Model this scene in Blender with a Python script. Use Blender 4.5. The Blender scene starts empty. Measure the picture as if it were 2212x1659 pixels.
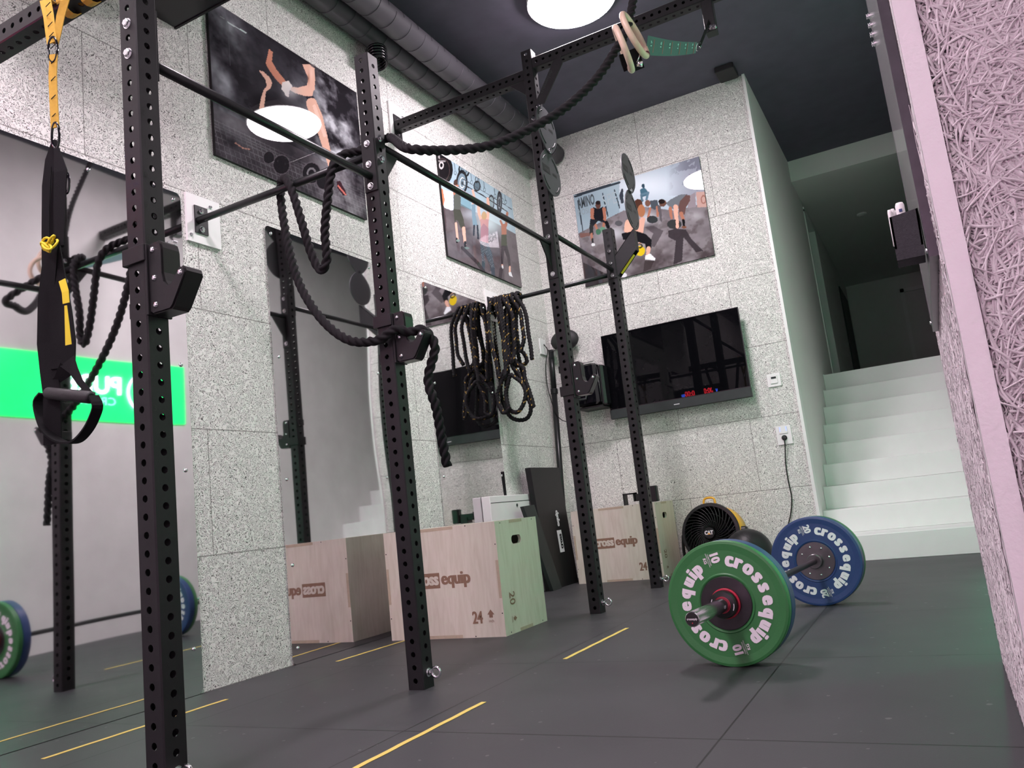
import bpy, math, random
import numpy as np
from mathutils import Vector, Matrix
PI = math.pi
W, H, F = 2212, 1659, 1729.84
RC = np.array([[0.87622268, 0.46885958, -0.11137553], [-0.17360419, 0.09151172, -0.98055453], [-0.44955021, 0.87851938, 0.16158063]])
CAM = np.array([3.06819, 0.0, 0.6248])
C = bpy.context.scene.collection
sc = bpy.context.scene
# ---------------------------------------------------------------- camera, world, exposure
cd = bpy.data.cameras.new('camera'); cam = bpy.data.objects.new('camera', cd); C.objects.link(cam)
cd.sensor_width = 36; cd.lens = 36 * F / W; cd.clip_start = .02
r_, d_, f_ = RC
cam.matrix_world = Matrix(((r_[0], -d_[0], -f_[0], CAM[0]), (r_[1], -d_[1], -f_[1], CAM[1]), (r_[2], -d_[2], -f_[2], CAM[2]), (0, 0, 0, 1)))
sc.camera = cam
wd = bpy.data.worlds.new('world'); sc.world = wd; wd.use_nodes = True
wd.node_tree.nodes['Background'].inputs[0].default_value = (.5, .55, .6, 1); wd.node_tree.nodes['Background'].inputs[1].default_value = .02
sc.view_settings.view_transform = 'Standard'; sc.view_settings.look = 'None'; sc.view_settings.exposure = 0.0; sc.view_settings.gamma = 1
sc.view_settings.use_curve_mapping = False
LAMP, SIGN, GREEN_FILL, PINK = 118.0, 1.9, 24.0, 23.0      # strengths: ceiling lamps, green wall sign, added green tubes, pink tubes

def ray(u, v): return RC.T @ np.array([(u - W / 2) / F, (v - H / 2) / F, 1.])
def on(ax, val, u, v):                       # point of the room seen at pixel u, v on the plane ax = val
    d = ray(u, v); i = 'xyz'.index(ax); t = (val - CAM[i]) / d[i]; return CAM + t * d
def far(u, v, D):
    d = ray(u, v); d = d / np.linalg.norm(d); return CAM + D * d

# ---------------------------------------------------------------- materials
def lin(c): return tuple(((x / 255) / 12.92 if x / 255 <= .04045 else ((x / 255 + .055) / 1.055) ** 2.4) for x in c)
def nt(name):
    m = bpy.data.materials.new(name); m.use_nodes = True; n = m.node_tree
    return m, n, n.nodes['Principled BSDF']
def mat(name, col, rough=.5, metal=0, var=.08, scale=12, bump=0, bscale=60, emit=None, es=0, coat=0):
    m, n, b = nt(name)
    b.inputs['Metallic'].default_value = metal; b.inputs['Roughness'].default_value = rough
    tc = n.nodes.new('ShaderNodeTexCoord'); no = n.nodes.new('ShaderNodeTexNoise'); no.inputs['Scale'].default_value = scale; no.inputs['Detail'].default_value = 4
    n.links.new(tc.outputs['Object'], no.inputs['Vector'])
    mx = n.nodes.new('ShaderNodeMix'); mx.data_type = 'RGBA'
    mx.inputs[6].default_value = (*[c * (1 - var) for c in col], 1); mx.inputs[7].default_value = (*[min(1, c * (1 + var)) for c in col], 1)
    n.links.new(no.outputs['Fac'], mx.inputs[0]); n.links.new(mx.outputs[2], b.inputs['Base Color'])
    if coat: b.inputs['Coat Weight'].default_value = coat; b.inputs['Coat Roughness'].default_value = .03
    if bump:
        n2 = n.nodes.new('ShaderNodeTexNoise'); n2.inputs['Scale'].default_value = bscale; n2.inputs['Detail'].default_value = 3
        n.links.new(tc.outputs['Object'], n2.inputs['Vector'])
        bp = n.nodes.new('ShaderNodeBump'); bp.inputs['Strength'].default_value = bump; bp.inputs['Distance'].default_value = .002
        n.links.new(n2.outputs['Fac'], bp.inputs['Height']); n.links.new(bp.outputs[0], b.inputs['Normal'])
    if emit: b.inputs['Emission Color'].default_value = (*emit, 1); b.inputs['Emission Strength'].default_value = es
    return m
def math_(n, op, a, b=None, c=None):
    x = n.nodes.new('ShaderNodeMath'); x.operation = op
    for i, v in enumerate((a, b, c)):
        if v is None: continue
        if isinstance(v, (int, float)): x.inputs[i].default_value = v
        else: n.links.new(v, x.inputs[i])
    return x.outputs[0]
def seam(n, pos, off, step, w, half=None, row=None):
    v = math_(n, 'ADD', pos, -off)
    if row is not None: v = math_(n, 'ADD', v, math_(n, 'MULTIPLY', row, half))
    m = math_(n, 'ABSOLUTE', math_(n, 'SUBTRACT', math_(n, 'FRACT', math_(n, 'DIVIDE', v, step)), .5))
    return math_(n, 'GREATER_THAN', m, .5 - w / step / 2)
def wool(name, light, dark, axis, layers=3, bump=.7, zoff=0.0, aoff=0.54):
    """wood wool acoustic panels: ridges of thin strands, panel joints every 0.6 m / 1.2 m"""
    m, n, b = nt(name); b.inputs['Roughness'].default_value = .85
    tc = n.nodes.new('ShaderNodeTexCoord'); sp = n.nodes.new('ShaderNodeSeparateXYZ'); n.links.new(tc.outputs['Object'], sp.inputs[0])
    best = None
    for i in range(layers):
        mp = n.nodes.new('ShaderNodeMapping'); mp.inputs['Location'].default_value = (i * 3.7, i * 1.9, i * 5.3)
        n.links.new(tc.outputs['Object'], mp.inputs[0])
        no = n.nodes.new('ShaderNodeTexNoise'); no.inputs['Scale'].default_value = (24, 31, 19, 27)[i]; no.inputs['Detail'].default_value = 1.2
        no.inputs['Roughness'].default_value = .4; no.inputs['Distortion'].default_value = .6
        n.links.new(mp.outputs[0], no.inputs['Vector'])
        rg = math_(n, 'MULTIPLY', math_(n, 'PINGPONG', math_(n, 'MULTIPLY', no.outputs['Fac'], (13, 11, 15, 12)[i]), .5), 2)
        best = rg if best is None else math_(n, 'MAXIMUM', best, rg)
    cr = n.nodes.new('ShaderNodeValToRGB'); cr.color_ramp.elements[0].position = .42; cr.color_ramp.elements[1].position = .72
    cr.color_ramp.elements[0].color = (*dark, 1); cr.color_ramp.elements[1].color = (*light, 1)
    n.links.new(best, cr.inputs[0])
    along = sp.outputs['Y' if axis == 'y' else 'X']
    row = math_(n, 'MODULO', math_(n, 'FLOOR', math_(n, 'DIVIDE', math_(n, 'ADD', sp.outputs['Z'], zoff), .6)), 2.)
    s1 = seam(n, sp.outputs['Z'], -zoff, .6, .006); s2 = seam(n, along, aoff, 1.2, .005, .6, row)
    sm = math_(n, 'MULTIPLY', math_(n, 'MAXIMUM', s1, s2), .62)
    mx = n.nodes.new('ShaderNodeMix'); mx.data_type = 'RGBA'; n.links.new(sm, mx.inputs[0]); n.links.new(cr.outputs[0], mx.inputs[6]); mx.inputs[7].default_value = (.12, .11, .1, 1)
    n.links.new(mx.outputs[2], b.inputs['Base Color'])
    bp = n.nodes.new('ShaderNodeBump'); bp.inputs['Strength'].default_value = bump; bp.inputs['Distance'].default_value = .004
    n.links.new(math_(n, 'MINIMUM', best, .9), bp.inputs['Height']); n.links.new(bp.outputs[0], b.inputs['Normal'])
    return m
M = {}
M['wool_left'] = wool('wood wool panel left', (.80, .79, .76), (.13, .125, .12), 'y', aoff=.93)
M['wool_back'] = wool('wood wool panel back', (.80, .79, .76), (.13, .125, .12), 'x', aoff=1.14)
M['wool_near'] = wool('wood wool panel near', (.70, .66, .66), (.10, .09, .1), 'x', bump=1.)
M['fibre'] = mat('painted wood fibre', (.60, .55, .57), .8, var=.14, scale=90, bump=.4, bscale=400)
M['white_wall'] = mat('white plaster', (.72, .72, .70), .7, var=.03, scale=2, bump=.15, bscale=90)
M['white'] = mat('white paint', (.78, .78, .77), .45, var=.03)
M['trim'] = mat('satin white trim', (.78, .74, .76), .35, var=.04, bump=.3, bscale=120)
M['ceiling'] = mat('dark blue black ceiling paint', (.085, .076, .108), .75, var=.25, scale=7, bump=.3, bscale=40)
M['duct'] = mat('dark painted duct', (.060, .056, .066), .5, var=.12, scale=5)
M['steel'] = mat('matt black powder coat', (.015, .0145, .016), .42, var=.2, scale=40, bump=.25, bscale=700)
M['steel2'] = mat('satin black bar', (.012, .013, .014), .33, var=.2, scale=30)
M['plastic'] = mat('black plastic', (.012, .012, .012), .3, var=.1)
M['screen'] = mat('television glass', (.003, .003, .004), .0, var=.1); M['screen'].node_tree.nodes['Principled BSDF'].inputs['Specular IOR Level'].default_value = .12
M['rubber'] = mat('black rubber', (.016, .016, .017), .6, var=.2, bump=.3, bscale=300)
M['chrome'] = mat('chrome', (.75, .76, .78), .14, 1, var=.05)
M['grey_steel'] = mat('turned steel', (.20, .195, .20), .3, 1, var=.15, scale=30)
M['pad'] = mat('black vinyl', (.01, .01, .011), .42, var=.15, bump=.3, bscale=200)
M['plank'] = mat('dark grey board', (.03, .036, .036), .5, var=.2, bump=.3, bscale=200)
M['glossy'] = mat('glossy black', (.004, .004, .006), .06, var=.1)
M['bezel'] = mat('dark bezel', (.01, .01, .012), .3, var=.1)
M['yellow'] = mat('yellow webbing', (.55, .33, .035), .75, var=.15, scale=90, bump=.5, bscale=900)
M['bright_yellow'] = mat('bright yellow fabric', (.7, .55, .02), .7, var=.1)
M['webbing'] = mat('black webbing', (.006, .006, .007), .75, var=.2, scale=60, bump=.5, bscale=900)
M['tape'] = mat('yellow floor tape', (.72, .55, .13), .5, var=.12, scale=20)
M['felt'] = mat('dark grey felt', (.036, .035, .04), .95, var=.45, scale=220, bump=.6, bscale=500)
M['brown_print'] = mat('burnt brown print', (.27, .155, .105), .7, var=.15)
M['letter_white'] = mat('off white print', (.76, .72, .76), .5, var=.03)
M['letter_black'] = mat('black print', (.006, .006, .006), .5, var=.05)
M['letter_pale'] = mat('pale blue print', (.35, .75, .72), .5, var=.05)
M['green'] = mat('green rubber', (.030, .16, .045), .42, var=.08, bump=.2, bscale=150)
M['blue'] = mat('blue rubber', (.018, .045, .15), .4, var=.08, bump=.2, bscale=150)
M['red'] = mat('red plastic', (.45, .02, .05), .35, var=.08)
M['fan_yellow'] = mat('yellow fan drum', (.75, .40, .03), .4, var=.06)
M['orange'] = mat('orange print', (.85, .35, .03), .5, var=.04)
M['ringwood'] = mat('pale beech', (.66, .50, .38), .4, var=.1, scale=60)
M['green_strap'] = mat('teal webbing', (.05, .12, .12), .8, var=.12, scale=80)
M['red_mark'] = mat('rust red stripe', (.32, .12, .11), .8, var=.08)
M['orange_band'] = mat('maroon band', (.12, .015, .03), .5)
M['switch'] = mat('white switch plastic', (.8, .8, .79), .3, var=.02)
M['blue_led'] = mat('blue led', (.2, .3, .9), .4, emit=(.25, .35, 1), es=1.5)
M['lamp'] = mat('lamp diffuser', (.9, .9, .9), .4, emit=(1, .87, .95), es=LAMP)
M['sign_glow'] = mat('green lit sign panel', (.02, .3, .15), .4, emit=(.0, 1., .14), es=SIGN)
M['sign_white'] = mat('white neon letters', (.9, .9, .9), .4, emit=(.85, .95, 1), es=7)
M['sign_green'] = mat('mint neon letters', (.4, .9, .7), .4, emit=(.2, 1, .7), es=2.2)
M['pink_tube'] = mat('pink neon tube', (.9, .3, .6), .4, emit=(1, .38, .78), es=PINK)
M['red_digit'] = mat('red led digits', (.8, .05, .05), .4, emit=(1, .03, .05), es=38)
M['blue_digit'] = mat('blue led digits', (.05, .1, .9), .4, emit=(.05, .14, 1), es=60)

def plywood():
    m, n, b = nt('pale birch plywood'); b.inputs['Roughness'].default_value = .55
    tc = n.nodes.new('ShaderNodeTexCoord'); mp = n.nodes.new('ShaderNodeMapping'); mp.inputs['Scale'].default_value = (14, 14, 1.6)
    n.links.new(tc.outputs['Object'], mp.inputs[0])
    no = n.nodes.new('ShaderNodeTexNoise'); no.inputs['Scale'].default_value = 3; no.inputs['Detail'].default_value = 6; no.inputs['Distortion'].default_value = .7
    n.links.new(mp.outputs[0], no.inputs['Vector'])
    cr = n.nodes.new('ShaderNodeValToRGB'); cr.color_ramp.elements[0].position = .3; cr.color_ramp.elements[1].position = .6
    cr.color_ramp.elements[0].color = (.63, .56, .47, 1); cr.color_ramp.elements[1].color = (.71, .645, .56, 1)
    n.links.new(no.outputs['Fac'], cr.inputs[0]); n.links.new(cr.outputs[0], b.inputs['Base Color'])
    return m
M['ply'] = plywood()
M['ply_edge'] = mat('plywood finger joint', (.50, .40, .30), .6, var=.15, scale=60)

def floor_mat():
    m, n, b = nt('black rubber floor tiles')
    tc = n.nodes.new('ShaderNodeTexCoord'); sp = n.nodes.new('ShaderNodeSeparateXYZ'); n.links.new(tc.outputs['Object'], sp.inputs[0])
    s = math_(n, 'MAXIMUM', seam(n, sp.outputs['X'], .45, 1., .006), seam(n, sp.outputs['Y'], .15, 1., .006))
    no = n.nodes.new('ShaderNodeTexNoise'); no.inputs['Scale'].default_value = 2.2; no.inputs['Detail'].default_value = 5; n.links.new(tc.outputs['Object'], no.inputs['Vector'])
    cr = n.nodes.new('ShaderNodeValToRGB'); cr.color_ramp.elements[0].color = (.030, .030, .033, 1); cr.color_ramp.elements[1].color = (.050, .050, .054, 1)
    n.links.new(no.outputs['Fac'], cr.inputs[0])
    n3 = n.nodes.new('ShaderNodeTexNoise'); n3.inputs['Scale'].default_value = 34; n3.inputs['Detail'].default_value = 0; n.links.new(tc.outputs['Object'], n3.inputs['Vector'])
    sp2 = math_(n, 'GREATER_THAN', n3.outputs['Fac'], .83)
    mw = n.nodes.new('ShaderNodeMix'); mw.data_type = 'RGBA'; n.links.new(sp2, mw.inputs[0]); n.links.new(cr.outputs[0], mw.inputs[6]); mw.inputs[7].default_value = (.12, .12, .12, 1)
    mx = n.nodes.new('ShaderNodeMix'); mx.data_type = 'RGBA'; n.links.new(s, mx.inputs[0]); n.links.new(mw.outputs[2], mx.inputs[6]); mx.inputs[7].default_value = (.004, .004, .004, 1)
    n.links.new(mx.outputs[2], b.inputs['Base Color'])
    rr = n.nodes.new('ShaderNodeMapRange'); rr.inputs[3].default_value = .42; rr.inputs[4].default_value = .58; n.links.new(no.outputs['Fac'], rr.inputs[0]); n.links.new(rr.outputs[0], b.inputs['Roughness'])
    n2 = n.nodes.new('ShaderNodeTexNoise'); n2.inputs['Scale'].default_value = 260; n.links.new(tc.outputs['Object'], n2.inputs['Vector'])
    bp = n.nodes.new('ShaderNodeBump'); bp.inputs['Strength'].default_value = .25; bp.inputs['Distance'].default_value = .001
    n.links.new(n2.outputs['Fac'], bp.inputs['Height']); n.links.new(bp.outputs[0], b.inputs['Normal'])
    return m
M['floor'] = floor_mat()

def mirror_mat():
    m, n, b = nt('acrylic mirror'); b.inputs['Metallic'].default_value = 1; b.inputs['Roughness'].default_value = .03
    tc = n.nodes.new('ShaderNodeTexCoord'); no = n.nodes.new('ShaderNodeTexNoise'); no.inputs['Scale'].default_value = 1.5; no.inputs['Detail'].default_value = 0
    n.links.new(tc.outputs['Object'], no.inputs['Vector'])
    bp = n.nodes.new('ShaderNodeBump'); bp.inputs['Strength'].default_value = .35; bp.inputs['Distance'].default_value = .011
    n.links.new(no.outputs['Fac'], bp.inputs['Height']); n.links.new(bp.outputs[0], b.inputs['Normal'])
    n2 = n.nodes.new('ShaderNodeTexNoise'); n2.inputs['Scale'].default_value = 7; n2.inputs['Detail'].default_value = 6; n.links.new(tc.outputs['Object'], n2.inputs['Vector'])
    cr = n.nodes.new('ShaderNodeValToRGB'); cr.color_ramp.elements[0].position = .35; cr.color_ramp.elements[0].color = (.72, .71, .72, 1); cr.color_ramp.elements[1].color = (.86, .85, .86, 1)
    n.links.new(n2.outputs['Fac'], cr.inputs[0]); n.links.new(cr.outputs[0], b.inputs['Base Color'])
    return m
M['mirror'] = mirror_mat()
M['whiteboard'] = mat('glossy whiteboard', (.62, .63, .62), .08, var=.03)
M['board_frame'] = mat('dark board frame', (.05, .045, .055), .3, var=.35, scale=45)

def vc_mat(name, rough=.25, coat=0, attr='Col', base=None):
    m, n, b = nt(name); a = n.nodes.new('ShaderNodeVertexColor'); a.layer_name = attr
    b.inputs['Roughness'].default_value = rough
    no = n.nodes.new('ShaderNodeTexNoise'); no.inputs['Scale'].default_value = 300
    mr = n.nodes.new('ShaderNodeMapRange'); mr.inputs[3].default_value = .93; mr.inputs[4].default_value = 1.07; n.links.new(no.outputs['Fac'], mr.inputs[0])
    mx = n.nodes.new('ShaderNodeMix'); mx.data_type = 'RGBA'; mx.blend_type = 'MULTIPLY'; mx.inputs[0].default_value = 1
    n.links.new(a.outputs[0], mx.inputs[6]); n.links.new(mr.outputs[0], mx.inputs[7]); n.links.new(mx.outputs[2], b.inputs['Base Color'])
    if coat: b.inputs['Coat Weight'].default_value = coat; b.inputs['Coat Roughness'].default_value = .0
    return m
M['print'] = vc_mat('printed acrylic picture', .8, .9); M['print'].node_tree.nodes['Principled BSDF'].inputs['Specular IOR Level'].default_value = .05
M['rope'] = vc_mat('black braided rope', .8)

for k_, v_ in (('webbing', .15), ('rope', .15), ('pad', .3), ('steel', .28), ('plastic', .35), ('plank', .3), ('steel2', .35)):
    M[k_].node_tree.nodes['Principled BSDF'].inputs['Specular IOR Level'].default_value = v_

# ---------------------------------------------------------------- mesh helpers
class MB:
    def __init__(s): s.v = []; s.f = []; s.mi = []; s.sm = []; s.cur = 0
    def add(s, vs, fs, smooth=False, mi=None):
        o = len(s.v); s.v += [tuple(map(float, p)) for p in vs]
        for f in fs: s.f.append([i + o for i in f]); s.mi.append(s.cur if mi is None else mi); s.sm.append(smooth)
        return s
    def box(s, a, b, mi=None, ch=0):
        x0, y0, z0 = [min(a[i], b[i]) for i in range(3)]; x1, y1, z1 = [max(a[i], b[i]) for i in range(3)]
        if not ch:
            v = [(x0, y0, z0), (x1, y0, z0), (x1, y1, z0), (x0, y1, z0), (x0, y0, z1), (x1, y0, z1), (x1, y1, z1), (x0, y1, z1)]
            return s.add(v, [(0, 3, 2, 1), (4, 5, 6, 7), (0, 1, 5, 4), (1, 2, 6, 5), (2, 3, 7, 6), (3, 0, 4, 7)], mi=mi)
        c = min(ch, (x1 - x0) / 2.01, (y1 - y0) / 2.01, (z1 - z0) / 2.01); ring = []
        def rr(z, e): return [(x0 + c + e0, y0 + e1, z) for e0, e1 in [(0, e)]]
        def loop(z, i): # i inset
            a0, a1, b0, b1 = x0 + i, x1 - i, y0 + i, y1 - i; k = c - i if i < c else 0; k = c
            return [(a0 + k, b0, z), (a1 - k, b0, z), (a1, b0 + k, z), (a1, b1 - k, z), (a1 - k, b1, z), (a0 + k, b1, z), (a0, b1 - k, z), (a0, b0 + k, z)]
        L = [loop(z0, c * .6), loop(z0 + c * .6, 0), loop(z1 - c * .6, 0), loop(z1, c * .6)]
        vs = sum(L, []); fs = [tuple(range(7, -1, -1)), tuple(range(24, 32))]
        for k in range(3):
            for j in range(8): fs.append((k * 8 + j, k * 8 + (j + 1) % 8, k * 8 + 8 + (j + 1) % 8, k * 8 + 8 + j))
        return s.add(vs, fs, mi=mi)
    def obox(s, o, ax, ay, az, mi=None):       # oriented box: origin corner and three edge vectors
        o, ax, ay, az = map(np.array, (o, ax, ay, az))
        v = [o, o + ax, o + ax + ay, o + ay, o + az, o + ax + az, o + ax + ay + az, o + ay + az]
        return s.add(v, [(0, 3, 2, 1), (4, 5, 6, 7), (0, 1, 5, 4), (1, 2, 6, 5), (2, 3, 7, 6), (3, 0, 4, 7)], mi=mi)
    def tube(s, pts, r, n=12, caps=True, closed=False, mi=None, smooth=True):
        pts = [np.array(p, float) for p in pts]; N = len(pts); rs = r if hasattr(r, '__len__') else [r] * N
        T = []
        for i in range(N):
            a = pts[(i - 1) % N] if (i > 0 or closed) else pts[i]; b = pts[(i + 1) % N] if (i < N - 1 or closed) else pts[i]
            t = b - a; T.append(t / (np.linalg.norm(t) + 1e-12))
        up = np.array([0, 0, 1.]) if abs(T[0][2]) < .9 else np.array([1., 0, 0])
        nn = up - T[0] * (up @ T[0]); nn /= np.linalg.norm(nn); vs = []
        for i in range(N):
            nn = nn - T[i] * (nn @ T[i]); nn /= np.linalg.norm(nn) + 1e-12; bb = np.cross(T[i], nn)
            for j in range(n):
                a = 2 * PI * j / n; vs.append(pts[i] + rs[i] * (math.cos(a) * nn + math.sin(a) * bb))
        fs = []
        for i in range(N if closed else N - 1):
            for j in range(n): fs.append((i * n + j, i * n + (j + 1) % n, ((i + 1) % N) * n + (j + 1) % n, ((i + 1) % N) * n + j))
        s.add(vs, fs, smooth, mi)
        if caps and not closed:
            o = len(s.v) - len(vs)
            s.f.append([o + j for j in range(n - 1, -1, -1)]); s.mi.append(s.cur if mi is None else mi); s.sm.append(False)
            s.f.append([o + (N - 1) * n + j for j in range(n)]); s.mi.append(s.cur if mi is None else mi); s.sm.append(False)
        return s
    def cyl(s, a, b, r, n=20, mi=None, r2=None): return s.tube([a, b], [r, r if r2 is None else r2], n, mi=mi)
    def lathe(s, o, axis, prof, n=48, mi=None, smooth=False):      # prof: (radius, distance along axis)
        o = np.array(o, float); ax = np.array(axis, float); ax /= np.linalg.norm(ax)
        u = np.cross(ax, [0, 0, 1.] if abs(ax[2]) < .9 else [1., 0, 0]); u /= np.linalg.norm(u); w = np.cross(ax, u)
        vs = [o + ax * d + r * (math.cos(2 * PI * j / n) * u + math.sin(2 * PI * j / n) * w) for r, d in prof for j in range(n)]
        fs = [(i * n + j, i * n + (j + 1) % n, (i + 1) * n + (j + 1) % n, (i + 1) * n + j) for i in range(len(prof) - 1) for j in range(n)]
        return s.add(vs, fs, smooth, mi)
    def prism(s, pts, vec, mi=None):           # polygon (3D) extruded along vec
        pts = [np.array(p, float) for p in pts]; vec = np.array(vec, float); n = len(pts)
        return s.add(pts + [p + vec for p in pts], [tuple(range(n - 1, -1, -1)), tuple(range(n, 2 * n))] + [(i, (i + 1) % n, n + (i + 1) % n, n + i) for i in range(n)], mi=mi)
    def ribbon(s, pts, wd, w, th=.002, mi=None):
        pts = [np.array(p, float) for p in pts]; ws = w if hasattr(w, '__len__') else [w] * len(pts); wd = np.array(wd, float); vs = []
        for i, p in enumerate(pts):
            t = pts[min(i + 1, len(pts) - 1)] - pts[max(i - 1, 0)]; t /= np.linalg.norm(t)
            d = wd - t * (wd @ t); d /= np.linalg.norm(d); nn = np.cross(t, d) * th / 2
            for a, b in ((-1, -1), (1, -1), (1, 1), (-1, 1)): vs.append(p + d * a * ws[i] / 2 + nn * b)
        fs = [(0, 3, 2, 1), tuple(4 * (len(pts) - 1) + k for k in range(4))]
        for i in range(len(pts) - 1):
            for j in range(4): fs.append((4 * i + j, 4 * i + (j + 1) % 4, 4 * i + 4 + (j + 1) % 4, 4 * i + 4 + j))
        return s.add(vs, fs, mi=mi)
    def bolt(s, p, d, r=.0125, h=.009, mi=None):
        p = np.array(p, float); d = np.array(d, float); d /= np.linalg.norm(d)
        s.lathe(p, d, [(r * 1.35, 0), (r * 1.35, .002), (r * .9, .002)], 16, mi)
        s.lathe(p, d, [(r, .002), (r, .002 + h * .75), (r * .82, .002 + h), (.0001, .002 + h)], 6, mi)
        return s
    def screw(s, p, d, r=.007, mi=None):
        s.lathe(p, d, [(r * 1.0, 0), (r * .95, r * .35), (r * .6, r * .65), (.0001, r * .75)], 12, mi, True); return s
    def sphere(s, c, r, n=24, m=14, sc_=(1, 1, 1), mi=None):
        c = np.array(c, float); vs = []; fs = []
        for i in range(m + 1):
            for j in range(n):
                a = PI * i / m; b = 2 * PI * j / n; vs.append(c + r * np.array([math.sin(a) * math.cos(b) * sc_[0], math.sin(a) * math.sin(b) * sc_[1], math.cos(a) * sc_[2]]))
        for i in range(m):
            for j in range(n): fs.append((i * n + j, (i + 1) * n + j, (i + 1) * n + (j + 1) % n, i * n + (j + 1) % n))
        return s.add(vs, fs, True, mi)
    def build(s, name, mats, parent=None, origin=None):
        me = bpy.data.meshes.new(name)
        if not isinstance(mats, (list, tuple)): mats = [mats]
        off = np.zeros(3) if origin is None else np.array(origin, float)
        if parent is not None: off = np.array(parent.get('o', (0, 0, 0)), float) if origin is None else off
        me.from_pydata([tuple(np.array(v) - off) for v in s.v], [], s.f)
        for m_ in mats: me.materials.append(m_)
        me.polygons.foreach_set('material_index', s.mi); me.polygons.foreach_set('use_smooth', s.sm); me.update()
        o = bpy.data.objects.new(name, me); C.objects.link(o)
        if parent is not None: o.parent = parent; wo(o, off, parent)
        else: o.location = tuple(off)
        return o
OFF = {}
def wo(o, off, parent):
    OFF[o.name] = np.array(off); o.location = tuple(np.array(off) - OFF.get(parent.name, np.zeros(3)))
def tag(o, label, cat, group=None, kind=None):
    o['label'] = label; o['category'] = cat
    if group: o['group'] = group
    if kind: o['kind'] = kind
    return o
def thing(name, label, cat, loc=(0, 0, 0), group=None):
    o = bpy.data.objects.new(name, None); C.objects.link(o); o.location = tuple(loc); o.empty_display_size = .05
    OFF[o.name] = np.array(loc, float); tag(o, label, cat, group); return o
def part(mb, name, m, parent, label=None):
    o = mb.build(name, m); o.parent = parent
    off = OFF.get(parent.name, np.zeros(3)); o.location = tuple(-off); OFF[o.name] = np.zeros(3)
    if label: o['label'] = label
    return o
def struct(mb, name, m, parent=None):
    o = mb.build(name, m)
    OFF[o.name] = np.zeros(3)
    if parent is None: o['kind'] = 'structure'
    else: o.parent = parent; o.location = tuple(-OFF.get(parent.name, np.zeros(3)))
    return o
_tc = {}
def text_geo(body, bold=0.0):
    k = (body, bold)
    if k in _tc: return _tc[k]
    cu = bpy.data.curves.new('lettering', 'FONT'); cu.body = body; cu.size = 1; cu.offset = bold; cu.resolution_u = 3
    cu.align_x = 'LEFT'; cu.extrude = 0.0
    ob = bpy.data.objects.new('lettering', cu); C.objects.link(ob); bpy.context.view_layer.update()
    dg = bpy.context.evaluated_depsgraph_get(); me = ob.evaluated_get(dg).to_mesh()
    vs = [tuple(v.co[:2]) for v in me.vertices]; fs = [tuple(p.vertices) for p in me.polygons]
    ob.evaluated_get(dg).to_mesh_clear(); bpy.data.objects.remove(ob); bpy.data.curves.remove(cu)
    _tc[k] = (vs, fs); return _tc[k]
def text(mb, body, o, rt, up, h, xs=1., bold=.02, mi=None, align='c', lift=.0006, heavy=0):
    """flat lettering: o = anchor (centre or left end of the baseline), h = cap height"""
    vs, fs = text_geo(body, bold)
    if not vs: return 0
    x0 = min(v[0] for v in vs); x1 = max(v[0] for v in vs); s = h / .73
    rt = np.array(rt, float); up = np.array(up, float); rt /= np.linalg.norm(rt); up /= np.linalg.norm(up); nn = np.cross(rt, up)
    w = (x1 - x0) * s * xs; sx = -w / 2 if align == 'c' else (0 if align == 'l' else -w)
    for k in ((-2, -1, 0, 1, 2) if heavy else (0,)):
        mb.add([np.array(o) + rt * (sx + (x - x0) * s * xs + k * heavy * h / 2) + up * y * s + nn * (lift + .00012 * k * (1 if lift > 0 else -1)) for x, y in vs], fs, mi=mi)
    return w
def fit(mb, body, o, rt, up, h, width, **k):       # lettering stretched to a given width
    w1 = text(MB(), body, (0, 0, 0), (1, 0, 0), (0, 0, 1), h, 1, k.get('bold', .02)); return text(mb, body, o, rt, up, h, width / w1, **k)
def spline(pts, step=.01):
    pts = [np.array(p, float) for p in pts]; P = [2 * pts[0] - pts[1]] + pts + [2 * pts[-1] - pts[-2]]; out = []
    for i in range(1, len(P) - 2):
        p0, p1, p2, p3 = P[i - 1:i + 3]; n = max(2, int(np.linalg.norm(p2 - p1) / step))
        for k in range(n):
            t = k / n; out.append(.5 * ((2 * p1) + (-p0 + p2) * t + (2 * p0 - 5 * p1 + 4 * p2 - p3) * t * t + (-p0 + 3 * p1 - 3 * p2 + p3) * t ** 3))
    out.append(pts[-1]); return out
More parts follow.
